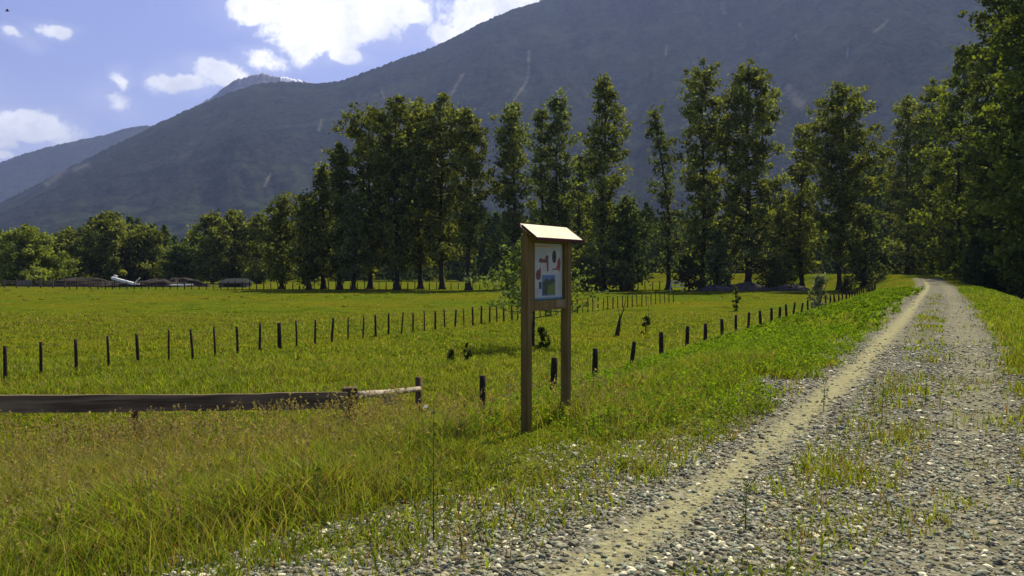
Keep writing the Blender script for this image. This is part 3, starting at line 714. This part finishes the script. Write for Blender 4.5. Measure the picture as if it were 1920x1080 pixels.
# the young tree behind the sign
YT = 39.0
x, y, H = at(1001, YT), YT, 4.95
tz = float(hgt(x, y, False))
make_tree('young_tree', 'young bright leaved tree in the pasture directly behind the sign', 'tree', x, y, H, [(0, .1), (.28, .35), (.45, .58), (.65, .55), (.85, .34), (1, .06)], .34, 60, leaf=.13, per=34, seed=501, base_col=(.075, .10, .03), light=(.20, .23, .09), clump=.30, lean=(-.05, 0), trunk_r=.085, up=(.1, .5), z0=tz)
shrub('bush', 'dark spiky bush round the foot of the young tree behind the sign', 'bush', 1018, YT - .3, .85, .32, .08, 500, (.02, .03, .012), (.06, .08, .025), 61, group=None)
shrub('bush', 'small dark bush left of the sign, the left one of two', 'bush', 847, 31.5, .62, .22, .06, 260, (.03, .04, .015), (.07, .09, .03), 62)
shrub('bush', 'small upright dark bush left of the sign, the one nearer the sign', 'bush', 878, 32.5, .78, .16, .06, 220, (.025, .035, .015), (.06, .08, .028), 63)
shrub('bush', 'small dark bush at the foot of the thin bare stick in the pasture', 'bush', 1211, 47.5, 1.0, .28, .10, 240, (.03, .04, .015), (.07, .09, .03), 64)
shrub('sapling', 'thin leafy sapling far out in the pasture below the twin tallest trees', 'sapling', 1380, 74, 1.9, .35, .14, 320, (.05, .065, .02), (.11, .13, .045), 65)
shrub('flowering_shrub', 'pale grey green shrub with whitish clusters beside the bank fence', 'shrub', 1536, 50, 2.1, .6, .12, 800, (.07, .09, .04), (.34, .36, .27), 66, stems=8)
shrub('leafy_weed', 'dark round leafed weed in the grass by the gravel edge, lower left of the sign', 'weed', 634, 7.3, .22, .13, .05, 160, (.03, .05, .01), (.08, .12, .03), 67)
shrub('bush', 'low bush at the foot of the straight trunked cottonwood', 'bush', 1590, 128, 2.6, 1.3, .3, 500, (.03, .04, .015), (.08, .10, .03), 68)
shrub('bush', 'low bush with pale leaves left of the white gate, under the tall pointed tree', 'bush', 1165, 146, 4.6, 3.0, .4, 900, (.04, .05, .015), (.15, .17, .06), 69)
shrub('bush', 'shaded bush in front of the tall pointed tree beside the sign', 'bush', 1100, 148, 5.6, 3.2, .4, 900, (.04, .05, .015), (.17, .19, .07), 70)
shrub('bush', 'round dark bush under the left twin cottonwood beside the white gate', 'bush', 1292, 147, 5.4, 2.6, .4, 800, (.03, .04, .014), (.08, .10, .03), 71)
shrub('bush', 'wide low bush behind the thick trunk of the right twin cottonwood', 'bush', 1440, 152, 5.2, 3.5, .4, 900, (.04, .05, .016), (.12, .14, .045), 72)
# bare leaning snag
def snag():
    Y = 46.0; x = at(1157, Y); e = empty('dead_tree', (x, Y, float(hgt(x, Y)) - .05)); tag(e, 'bare leaning dead trunk with two thin forks, alone in the pasture right of the sign', 'dead tree')
    mb = MB(); mb.tube([(0, 0, 0), (.07, 0, .4), (.16, 0, .95)], [.13, .11, .07], 8, .1); mb.build('trunk', M['bark'], e, True)
    for pts, rr in (([(.16, 0, .9), (.30, .03, 1.3), (.42, .02, 1.75), (.47, .0, 2.2)], [.05, .03, .02, .008]), ([(.15, 0, .9), (.10, -.02, 1.25), (.04, -.05, 1.5)], [.04, .02, .008]), ([(.3, .03, 1.3), (.46, .1, 1.45), (.6, .1, 1.62)], [.02, .012, .005])):
        b = MB(); b.tube(pts, rr, 6); b.build('branch', M['bark'], e, True)
snag()
st = MB(); Y = 47.2; x = at(1215, Y); st.tube([(0, 0, -.05), (.02, 0, 1.0), (.0, 0, 2.0)], [.02, .014, .006], 6)
o = st.build('bare_stick', M['bark']); o.location = (x, Y, float(hgt(x, Y))); tag(o, 'thin bare upright stick rising from the pasture right of the dead trunk', 'stick')
# tall weed stalks in the gravel and shoulder
def stalk(px, Y, H, label, seed, cc=((.06, .09, .02), (.14, .17, .04)), n=60):
    rg = np.random.default_rng(seed); x = at(px, Y); e = empty('weed_stalk', (x, Y, float(hgt(x, Y)) - .01)); tag(e, label, 'weed', 'tall single weed stalks beside and on the track')
    mb = MB(); b = rg.uniform(-.03, .03)
    mb.tube([(0, 0, 0), (b * .5, 0, H * .5), (b, 0, H)], [.0045, .0035, .0015], 5); mb.build('stem', M['weedstem'], e, True)
    t = rg.uniform(.05, 1, n); P = np.stack([b * t, 0 * t, t * H], 1) + rg.normal(size=(n, 3)) * np.array([.022, .022, .01])
    v, f = quads_at(P, .014, rg, 0, 2.6); j = rg.uniform(0, 1, (n, 1)); c = np.array(cc[0]) * (1 - j) + np.array(cc[1]) * j
    npmesh('leaves', v, f, M['leaf'], e, colors=np.repeat(c, 4, axis=0))
M['weedstem'] = plain_mat('weed_stem', (.07, .09, .03), .7)
stalk(812, 5.4, .86, 'tallest dark weed stalk rising from the gravel edge below the sign', 1)
stalk(597, 6.3, .42, 'short weed stalk at the gravel edge left of the tallest stalk', 2)
stalk(868, 5.0, .24, 'pale straw stalk just right of the tallest stalk near the bottom edge', 3, ((.2, .17, .09), (.4, .36, .2)))
stalk(1545, 10.5, .42, 'weed stalk at the left end of the grassy centre of the track', 4)
stalk(1655, 9.5, .46, 'weed stalk in the thickest grass at the centre of the track', 5)
stalk(1738, 11.0, .40, 'weed stalk on the right wheel track, beyond the centre grass', 6)
stalk(1400, 5.6, .34, 'weed stalk near the bottom edge in the centre of the track', 7)

# ------------------------------------------------------------------ information sign
def kiosk():
    LX, LY = at(987, 9.78), 9.78
    z0 = float(hgt(LX, LY)); rz = math.atan2(.854, .52)
    e = empty('information_sign', (LX, LY, z0), rz); tag(e, 'brown timber information sign with small pale roof standing on two posts beside the track', 'sign')
    Z = lambda z: z - z0
    W_ = .93; p = .0475; top = Z(2.03)
    for xx, dz in ((0, -.1), (W_, -.3)):
        MB().box(xx - p, xx + p, -p, p, dz, top, bev=.006).build('post', M['cedar'], e)
    MB().box(p + .001, W_ - p - .001, -.038, .038, Z(1.205), Z(1.318), bev=.004).build('lower_rail', M['cedar'], e)
    MB().box(p + .001, W_ - p - .001, -.038, .038, Z(1.972), Z(2.045), bev=.004).build('upper_rail', M['cedar'], e)
    MB().box(p + .001, W_ - p - .001, .012, .030, Z(1.3185), Z(1.9715)).build('backboard', M['cedar'], e)
    MB().box(p + .0015, .125, -.036, .0115, Z(1.319), Z(1.971)).build('side_trim', M['cedar'], e)
    MB().box(.845, W_ - p - .0015, -.036, .0115, Z(1.319), Z(1.971)).build('side_trim', M['cedar'], e)
    MB().box(.60, .80, -.0465, -.0385, Z(1.235), Z(1.315)).build('nameplate', M['plate'], e)
    # roof: two boards meeting at the ridge
    zr = Z(2.155); run, drop, th = .185, .140, .022
    rf = MB(); x0, x1 = -.085, W_ + .075
    for s in (-1,):
        v = [(x0, .03, zr + .015), (x1, .03, zr + .015), (x1, s * run, zr - drop), (x0, s * run, zr - drop), (x0, .03, zr - th), (x1, .03, zr - th), (x1, s * (run - .004), zr - drop - th), (x0, s * (run - .004), zr - drop - th)]
        rf.add(v, [(0, 1, 2, 3), (7, 6, 5, 4), (3, 2, 6, 7), (0, 3, 7, 4), (1, 5, 6, 2), (0, 4, 5, 1)])
    r = rf.build('roof', M['rooftop'], e)
    MB().box(x0 - .002, x1 + .002, -run - .014, -run + .0, zr - drop - th - .012, zr - drop + .002).build('roof_edge', M['redtrim'], r)
    MB().box(x0 - .002, x1 + .002,   .032, .05, zr - .04, zr + .024).build('ridge_cap', M['redtrim'], r)
    for xx in (x0 - .013, x1 + .001):
        t = MB(); t.add([(xx, 0, zr + .004), (xx + .012, 0, zr + .004), (xx + .012, -run - .012, zr - drop - .005), (xx, -run - .012, zr - drop - .005), (xx, 0, zr - .03), (xx + .012, 0, zr - .03), (xx + .012, -run - .012, zr - drop - .035), (xx, -run - .012, zr - drop - .035)],
              [(0, 1, 2, 3), (7, 6, 5, 4), (3, 2, 6, 7), (0, 3, 7, 4), (1, 5, 6, 2), (0, 4, 5, 1)]); t.build('gable_trim', M['redtrim'], r)
    for xx in (.0, W_): g = MB(); g.poly([(xx - .03, top), (xx + .03, top), (xx + .03, zr - th - .022), (xx - .03, zr - th - .022)], -.02, .03); g.build('gable_block', M['cedar'], e)
    # printed panel
    px0, px1, pz0, pz1 = .130, .840, Z(1.325), Z(1.965)
    pn = MB().box(px0, px1, .002, .010, pz0, pz1).build('panel', M['panel'], e)
    def S(a, b): return px0 + a * (px1 - px0), pz1 - b * (pz1 - pz0)     # a, b as fractions of the panel from its top left
    yy = [-.0008]
    def piece(name, pts, mat):
        m_ = MB(); m_.poly([S(a, b) for a, b in pts], yy[0], .0015); m_.build(name, M[mat], pn); yy[0] -= .0003
    def rect(name, a0, b0, a1, b1, mat): piece(name, [(a0, b0), (a1, b0), (a1, b1), (a0, b1)], mat)
    rect('heading', .08, .045, .55, .068, 'p_orange')
    tx = MB()
    def done():
        tx.build('text_block', M['p_grey'], pn); tx.v, tx.f = [], []
    for k in range(7): a, b = S(.07, .12 + k * .028), S(.07 + random.uniform(.3, .42), .12 + k * .028 + .007); tx.box(a[0], b[0], -.0006, .0015, b[1], a[1])
    done()
    for k in range(10): a, b = S(.80, .56 + k * .03), S(.80 + random.uniform(.10, .16), .56 + k * .03 + .008); tx.box(a[0], b[0], -.0006, .0015, b[1], a[1])
    done()
    for k in range(4): a, b = S(.08, .80 + k * .03), S(.08 + random.uniform(.12, .18), .80 + k * .03 + .008); tx.box(a[0], b[0], -.0006, .0015, b[1], a[1])
    done()
    rect('building_picture', .26, .34, .52, .50, 'p_pale')
    piece('building_shape', [(.22, .28), (.30, .26), (.34, .30), (.38, .27), (.42, .30), (.43, .22), (.52, .21), (.52, .50), (.47, .50), (.46, .35), (.22, .34)], 'p_brown')
    piece('oval_picture', [(.72 + .065 * math.cos(a), .235 + .115 * math.sin(a)) for a in np.linspace(0, 2 * math.pi, 18)[:-1]], 'p_dark')
    piece('bird_shape', [(.90, .25), (.93, .30), (.93, .40), (.90, .46), (.93, .50), (.84, .47), (.66, .47), (.67, .445), (.78, .45), (.83, .38), (.84, .30)], 'p_red')
    piece('leaf_shape', [(.16, .48), (.22, .47), (.25, .44), (.27, .47), (.27, .60), (.24, .65), (.14, .64), (.11, .56)], 'p_brown')
    rect('landscape_picture', .32, .565, .75, .935, 'p_land')
    piece('landscape_hill', [(.335, .70), (.45, .62), (.56, .66), (.66, .60), (.735, .66), (.735, .92), (.335, .92)], 'p_hill')
    piece('landscape_meadow', [(.50, .76), (.735, .70), (.735, .92), (.48, .92)], 'p_green')
    rect('side_picture', .22, .69, .29, .81, 'p_hill')
    rect('base_stripe', .0, .965, 1.0, 1.0, 'p_blue')
M['plate'] = plain_mat('pale_plate', (.24, .17, .09), .6)
M['panel'] = plain_mat('panel_print', (.40, .44, .38), .5, 0, .04, 6)
for k, c in dict(p_orange=(.55, .27, .10), p_grey=(.32, .34, .33), p_pale=(.42, .38, .34), p_brown=(.14, .055, .04), p_dark=(.035, .025, .035), p_red=(.26, .06, .035), p_land=(.10, .17, .30), p_hill=(.045, .07, .045), p_green=(.12, .16, .03), p_blue=(.12, .24, .28)).items(): M[k] = plain_mat(k, c, .5, 0, .1, 30)
kiosk()

# ------------------------------------------------------------------ fences
def post_mesh(h, r, n=9, lean=0):
    mb = MB(); mb.tube([(0, 0, -.25), (lean * .3, 0, h * .3), (lean * .7, 0, h * .7), (lean, 0, h)], [r * 1.02, r, r * .97, r * .93], n, .06); return mb
def fence(name, label, spots, hr, rr, wires, group=None, half=()):
    x0, y0 = spots[0][:2]; e = empty(name, (x0, y0, float(hgt(x0, y0)))); tag(e, label, 'fence', group)
    tops = []
    for i, (x, y) in enumerate(spots):
        z = float(hgt(x, y, False)); h = random.uniform(*hr) * (1.13 if name == 'bank_fence' and y > 24 else 1); r = random.uniform(*rr)
        if i in half: r *= 1.9
        lean = random.uniform(-.05, .05) if random.random() < .6 else random.uniform(-.12, .12)
        o = post_mesh(h, r, 9 if y < 60 else 6, lean).build('fence_post', M['post'], e, True)
        o.location = (x - x0, y - y0, z - e.location.z); o.rotation_euler.z = random.uniform(-.6, .6)
        tops.append((x - x0, y - y0, z - e.location.z, h))
    for k in wires:
        mb = MB()
        for a, b in zip(tops, tops[1:]):
            A_, B_ = Vector((a[0], a[1], a[2] + a[3] * k)), Vector((b[0], b[1], b[2] + b[3] * k)); mid = A_.lerp(B_, .5) - Vector((0, 0, .02))
            mb.tube([A_, mid, B_], .0016, 4, 0, False)
        mb.build('wire', M['wire'], e)
    return e
# bank fence (posts stand halfway down the bank, beside the track)
bx = [905, 1037, 1115, 1183, 1240, 1288, 1323, 1355, 1380, 1403, 1427, 1447, 1462, 1475, 1487, 1502, 1515]
by = [16.3, 18.9, 21.3, 23.8, 26.5, 29.2, 31.5, 34.1, 36.4, 38.6, 41.5, 44.4, 46.3, 48.7, 50.8, 54, 57]
sp = [(at(a, b), b) for a, b in zip(bx, by)]
for k in range(24):
    yb = 60 + k * 2.75; sp.append((float(track(yb)) - 6.2 / CS, yb))
fence('bank_fence', 'wire fence on dark round posts running along the foot of the bank beside the track', sp, (.72, .84), (.055, .075), (.35, .62, .88))
# pasture fence: parallel, further out; measured columns in the photo
fx = [8, 75, 142, 203, 258, 315, 361, 403, 445, 486, 524, 556, 590, 621, 652, 680, 704, 728, 752, 774, 796, 816, 834, 853, 870, 887, 902, 918, 932, 945, 960]
def fenceY(px): return (EYE - (FIELD + 1.14)) * F / ((1755 - px) * .0785)
fs = [(at(p, fenceY(p)), fenceY(p)) for p in [-260, -160, -75] + fx]
pxx = 960.
while pxx < 1262:
    yv = fenceY(pxx); pxx += 13.2 * (40 / yv) ** .55 * 1.0
    fs.append((at(pxx, fenceY(pxx)), fenceY(pxx)))
fence('pasture_fence', 'wire fence on thin weathered stakes crossing the open pasture diagonally behind the sign', fs, (1.08, 1.2), (.035, .06), (.4, .9), half=(13,))
# far fence across the end of the pasture
ff = [(at(p, 158), 158.) for p in np.arange(130, 1250, 13.5)][:90]
fence('far_fence', 'low distant fence of small posts before the tall trees at the end of the pasture', ff, (1.2, 1.7), (.07, .10), (.55, .9))

# old board barrier on the left shoulder
def barrier():
    pts = [(-0.30, 12.75, None)]
    P0 = Vector((at(655, 12.7), 12.7, 0)); PL = Vector((at(-220, 11.4), 11.4, 0)); PM = Vector((at(247, 12.05), 12.05, 0))
    e = empty('board_barrier', (P0.x, P0.y, float(hgt(P0.x, P0.y)))); tag(e, 'low old barrier with one long dark weathered board, half buried in tall grass', 'barrier')
    d = (PL - P0); L_ = d.length; an = math.atan2(d.y, d.x)
    def post(P, ztop, hw, name='post', rnd=False):
        z = float(hgt(P.x, P.y)) - .3
        mb = MB()
        if rnd: mb.tube([(0, 0, z), (0, 0, (z + ztop) / 2), (0, 0, ztop)], [hw, hw, hw * .97], 12, .05)
        else: mb.box(-hw, hw, -hw, hw, z, ztop, bev=.012)
        o = mb.build(name, M['oldpost'], e, rnd); o.location = (P.x - P0.x, P.y - P0.y, -e.location.z); o.rotation_euler.z = an; return o
    zt = zat(733, 12.7); zb = zat(763, 12.7)
    post(P0, zat(726, 12.7), .105)
    post(PM + Vector((0, .06, 0)), zat(745, 12.05), .05); post(PL + Vector((0, .06, 0)), zat(745, 11.4), .05)
    b = MB(); n = 24
    for i in range(n + 1):
        t = i / n; x = t * L_; zc = (zt + zb) / 2 + (zat(754, 11.4) - (zt + zb) / 2) * t; hh = (zt - zb) / 2 * (1 + random.uniform(-.05, .05))
        zc += random.uniform(-.006, .006) - .02 * math.sin(t * 3.1)
        for yy, zz in ((-.03, -hh), (.03, -hh), (.03, hh), (-.03, hh)): b.v.append((x + .0, yy, zc + zz))
    for i in range(n):
        for k in range(4): a = i * 4; b.f.append((a + k, a + (k + 1) % 4, a + 4 + (k + 1) % 4, a + 4 + k))
    b.f += [(3, 2, 1, 0), (n * 4, n * 4 + 1, n * 4 + 2, n * 4 + 3)]
    o = b.build('board', M['oldwood'], e); o.location = (0, -.14, -e.location.z); o.rotation_euler.z = an
    # pale log from the big post to the next round post
    Q = Vector((at(785, 14.6), 14.6, 0)); post(Q, zat(707, 14.6), .062, rnd=True)
    a = Vector((P0.x + .08, P0.y - .02, zat(741, 12.7))); c = Vector((Q.x + .02, Q.y - .10, zat(729, 14.5)))
    lg = MB(); lg.tube([a.lerp(c, t) - Vector((P0.x, P0.y, e.location.z)) + Vector((0, 0, -.012 * math.sin(t * 3.14))) for t in np.linspace(0, 1, 8)], [.062, .058, .056, .052, .05, .048, .045, .04], 10, .07)
    lg.build('log_rail', M['pale_log'], e, True)
    m_ = a.lerp(c, .52)
    pl = MB().box(-.125, .125, -.01, .01, -.16, .012).build('sign_plate', M['plate_grey']); pl.location = (m_.x, m_.y - .075, m_.z - .03); pl.rotation_euler = (R(-4), R(-5), math.atan2(c.y - a.y, c.x - a.x) * .6)
    tag(pl, 'small blank grey plate hanging from the pale log rail', 'plate')
M['oldpost'] = wood_mat('old_post', (.045, .03, .014), (.19, .135, .07), 3, (1, 1, .12), .95, .6)
M['plate_grey'] = plain_mat('plate_grey', (.20, .20, .19), .7, 0, .3, 12)
barrier()
# two scraps of litter near that fence corner
for i, (px, Y, lab, s) in enumerate([(797, 15.2, 'small white scrap in the grass right of the round post, the upper one', .05), (805, 14.7, 'small whitish scrap in the grass right of the round post, the lower one', .055)]):
    mb = MB(); mb.add([(-s, 0, 0), (s, .01, .012), (s * .8, .05, .05), (-s * .7, .04, .04), (-s, 0, -.01), (s, .01, 0), (s * .8, .06, .04), (-s * .7, .05, .03)], [(0, 1, 2, 3), (7, 6, 5, 4), (0, 4, 5, 1), (1, 5, 6, 2), (2, 6, 7, 3), (3, 7, 4, 0)])
    o = mb.build('litter_scrap', M['white']); x = at(px, Y); o.location = (x, Y, zat(765 if i == 0 else 776, Y)); tag(o, lab, 'litter')

# ------------------------------------------------------------------ farm yard far left
def heap(name, label, cat, px, Y, W, D, H, c0, c1, seed, mat=None):
    rg = np.random.default_rng(seed); n, k = 30, 12; x = at(px, Y); e = empty(name, (x, Y, FIELD)); tag(e, label, cat)
    v = []
    for j in range(k + 1):
        t = j / k
        for i in range(n):
            a = 2 * math.pi * i / n; q = (1 - t) ** .75; w_ = .72 + .5 * float(vnoise(math.cos(a) * 2 + seed, math.sin(a) * 2 + t * 3, 1.0, seed))
            w_ *= rg.uniform(.86, 1.1); v.append((math.cos(a) * W * q * w_, math.sin(a) * D * q * w_, -.1 + H * (math.sin(t * 1.57) ** .9) * (.85 + .3 * float(vnoise(a * 3, t * 5, 1, seed + 1)))))
    f = [(j * n + i, j * n + (i + 1) % n, (j + 1) * n + (i + 1) % n, (j + 1) * n + i) for j in range(k) for i in range(n)]
    mb = MB(); mb.add(v, f); mb.build('mound', mat or M['dirt'], e, True)
    tw = MB()
    for q in range(26):
        a = rg.uniform(0, 6.28); r = rg.uniform(.1, .8); p = Vector((math.cos(a) * W * r, math.sin(a) * D * r - .2, H * (1 - r) * .95)); d = Vector((rg.normal(), rg.normal(), abs(rg.normal()) * .4)).normalized() * rg.uniform(.6, 1.9)
        tw.tube([p - d * .4, p + d * .2 + Vector((0, 0, .05)), p + d * .6], [.06, .045, .015], 5)
    tw.build('branches', M['bark'], e, True); return e
M['dirt'] = wood_mat('dark_soil', (.016, .013, .010), (.080, .066, .048), 1.5, (1, 1, 1), 1, 1)
M['brush'] = wood_mat('grey_brush', (.04, .035, .03), (.15, .13, .11), 2, (1, 1, 1), 1, 1)
heap('brush_pile', 'long low brown brush heap behind the corral rails at the far left', 'heap', 150, 186, 10, 3, 1.9, 0, 0, 1)
heap('brush_pile', 'brown brush heap right under the white beam', 'heap', 225, 184, 7, 3, 1.3, 0, 0, 2)
heap('brush_pile', 'dark brown earth heap right of the white beam', 'heap', 300, 186, 7.5, 3, 1.7, 0, 0, 3)
heap('brush_pile', 'rounded reddish brown earth heap left of the grey shed', 'heap', 340, 188, 6, 3, 1.9, 0, 0, 4)
heap('brush_pile', 'dark root heap at the foot of the right twin cottonwood', 'heap', 1400, 147, 3.6, 1.5, 1.5, 0, 0, 5, M['brush'])
heap('brush_pile', 'low dark brushwood heap left of the thick trunk', 'heap', 1340, 146, 3.8, 1.4, 1.1, 0, 0, 6, M['brush'])
heap('brush_pile', 'low dark brushwood heap under the thinner cottonwood left of the straight trunk', 'heap', 1480, 146, 4.6, 1.4, 1.1, 0, 0, 7, M['brush'])
# white beam (a tilted boom on two props)
def boom():
    Y = 178.; a = Vector((at(210, Y), Y, zat(521, Y))); b = Vector((at(258, Y), Y - 1.5, zat(532, Y))); e = empty('white_boom', (b.x, b.y, FIELD)); tag(e, 'long white tilted metal boom resting on the brush heaps, far left', 'farm machine')
    d = (b - a); L_ = d.length; q = d.to_track_quat('X', 'Z').to_matrix().to_4x4(); Mx = Matrix.Translation(a - Vector((b.x, b.y, FIELD))) @ q
    MB().box(0, L_, -.3, .3, -.22, .22, Mx, bev=.0).build('beam', M['white'], e)
    MB().box(.5, 1.1, -.2, .2, .33, .7, Mx).build('bracket', M['white'], e)
    p = b - Vector((b.x, b.y, FIELD))
    MB().tube([p + Vector((-.1, 0, 0)), p + Vector((.6, 0, .75)), p + Vector((1.1, 0, 1.2))], .09, 8).build('strut', M['white'], e)
    MB().box(p.x - .1, p.x + 1.0, -.12, .12, p.z - .15, p.z + .05).build('foot', M['white'], e)
    MB().tube([p + Vector((-2.2, .5, -.2)), p + Vector((-1.5, .5, 2.0))], .07, 8).build('lever', M['post'], e)
    MB().tube([p + Vector((-4.2, .5, .6)), p + Vector((-4.2, .5, -p.z))], .09, 8).build('prop', M['post'], e)
boom()
def shed():
    Y = 182.; x = at(436, Y); e = empty('shed', (x, Y, FIELD)); e.scale = (.85, 1, .72); tag(e, 'low grey shed with sloping roof and dark front, far left of the tall trees', 'shed')
    w_ = 3.4; MB().box(-w_, w_, 0, 3.5, -.1, 1.3).build('wall', M['greywood'], e)
    r = MB(); r.add([(-w_ + .2, -.5, 1.32), (w_ + .4, -.5, 1.32), (w_ - .6, 1.8, 2.5), (-w_ + 1.2, 1.8, 2.5), (w_ + .4, 4, 1.32), (-w_ + .2, 4, 1.32)], [(0, 1, 2, 3), (3, 2, 4, 5), (0, 3, 5), (1, 4, 2), (0, 5, 4, 1)]); r.build('roof', M['grey_metal'], e)
    b = MB(); b.tube([(-w_ - .8, -.8, 0), (-w_ + .4, -.6, 1.5), (-w_ + 1.3, -.4, 2.6)], .10, 6); b.build('leaning_plank', M['pale_log'], e)
    MB().box(-w_ + 1.2, w_ - 1.4, -.012, .01, .1, 1.0).build('opening_shade', M['post'], e)  # thin dark slab on the wall, painted shade of an open front
M['greywood'] = wood_mat('grey_wood', (.10, .09, .085), (.24, .22, .20), 2, (1, 1, .1), .9, .3)
shed()
def corral():
    Y = 172.; x0 = at(-60, Y); e = empty('corral_fence', (x0, Y, FIELD)); tag(e, 'dark weathered plank corral fence at the far left edge of the pasture', 'fence')
    L_ = at(192, Y) - x0; k = 0; x = 0
    while x <= L_ + .1:
        MB().box(x - .1, x + .1, -.1, .1, -.2, 1.75 + random.uniform(-.1, .1)).build('post', M['oldpost'], e); x += 2.35
    for z in (.35, .85, 1.35):
        for a in (0, 9.4, 18.8):
            if a < L_: MB().box(a, min(a + 9.3, L_), -.15, -.105, z, z + random.uniform(.16, .26), Matrix.Rotation(random.uniform(-.008, .008), 4, 'Y')).build('plank', M['oldwood'], e)
    MB().box(at(35, Y) - x0, at(60, Y) - x0, -.22, -.16, .6, 1.5).build('pale_panel', M['greywood'], e)
corral()
pp = MB(); Y = 174.; pp.tube([(at(318, Y), Y, FIELD + .55), (at(360, Y), Y + .5, FIELD + .65)], .13, 8); o = pp.build('white_pipe', M['white']); tag(o, 'thin white pipe lying low in front of the reddish brown earth heap', 'pipe')
def gate():
    Y = 146.; x = at(1270, Y); e = empty('field_gate', (x, Y, FIELD), R(-12)); tag(e, 'small white metal gate standing at the corner of the pasture under the trees', 'gate')
    for xx, ln in ((-.95, .25), (.95, 0)): MB().tube([(xx - ln, 0, -.1), (xx, 0, 1.75)], .065, 8).build('gate_post', M['white'], e)
    for z in (.75, 1.2, 1.7): MB().tube([(-.9, 0, z), (.9, 0, z)], .05, 8).build('bar', M['white'], e)
    MB().box(-.55, .2, -.02, .02, 1.15, 1.6).build('panel', M['greywood'], e)
gate()
# bird high at the left
def bird():
    Y = 60.; e = empty('bird', (at(19, Y), Y, zat(21, Y))); tag(e, 'tiny dark bird gliding high in the sky at the top left', 'bird')
    mb = MB(); mb.tube([(-.14, 0, 0), (-.05, 0, .01), (.06, 0, .01), (.12, 0, .015), (.17, 0, .01)], [.008, .03, .035, .02, .004], 8)
    for s in (-1, 1): mb.add([(.06, 0, .02), (-.04, 0, .02), (-.09, s * .22, .09), (-.02, s * .24, .10), (.06, s * .12, .06), (.06, 0, .012), (-.04, 0, .012), (-.09, s * .22, .084), (-.02, s * .24, .094), (.06, s * .12, .052)], [(0, 1, 2, 3, 4), (9, 8, 7, 6, 5), (0, 4, 9, 5), (4, 3, 8, 9), (3, 2, 7, 8), (2, 1, 6, 7)])
    mb.build('body', M['birdc'], e); e.rotation_euler = (0, R(-10), R(40))
M['birdc'] = plain_mat('dark_feather', (.03, .03, .035), .8)
bird()

# ------------------------------------------------------------------ haze
def haze():
    mt = bpy.data.materials.new('haze'); mt.use_nodes = True; nt = mt.node_tree; nt.nodes.clear()
    v = nt.nodes.new('ShaderNodeVolumePrincipled'); v.inputs['Color'].default_value = (.44, .565, 1.0, 1); v.inputs['Density'].default_value = HAZE; v.inputs['Anisotropy'].default_value = .2
    o = nt.nodes.new('ShaderNodeOutputMaterial'); nt.links.new(v.outputs[0], o.inputs['Volume'])
    b = MB().box(-14500, 14500, -13500, 14500, -8, 2600).build('haze', mt); tag(b, kind='stuff'); b['label'] = 'thin blue haze filling the valley air'; b['category'] = 'haze'
HAZE = 6.0e-5
haze()
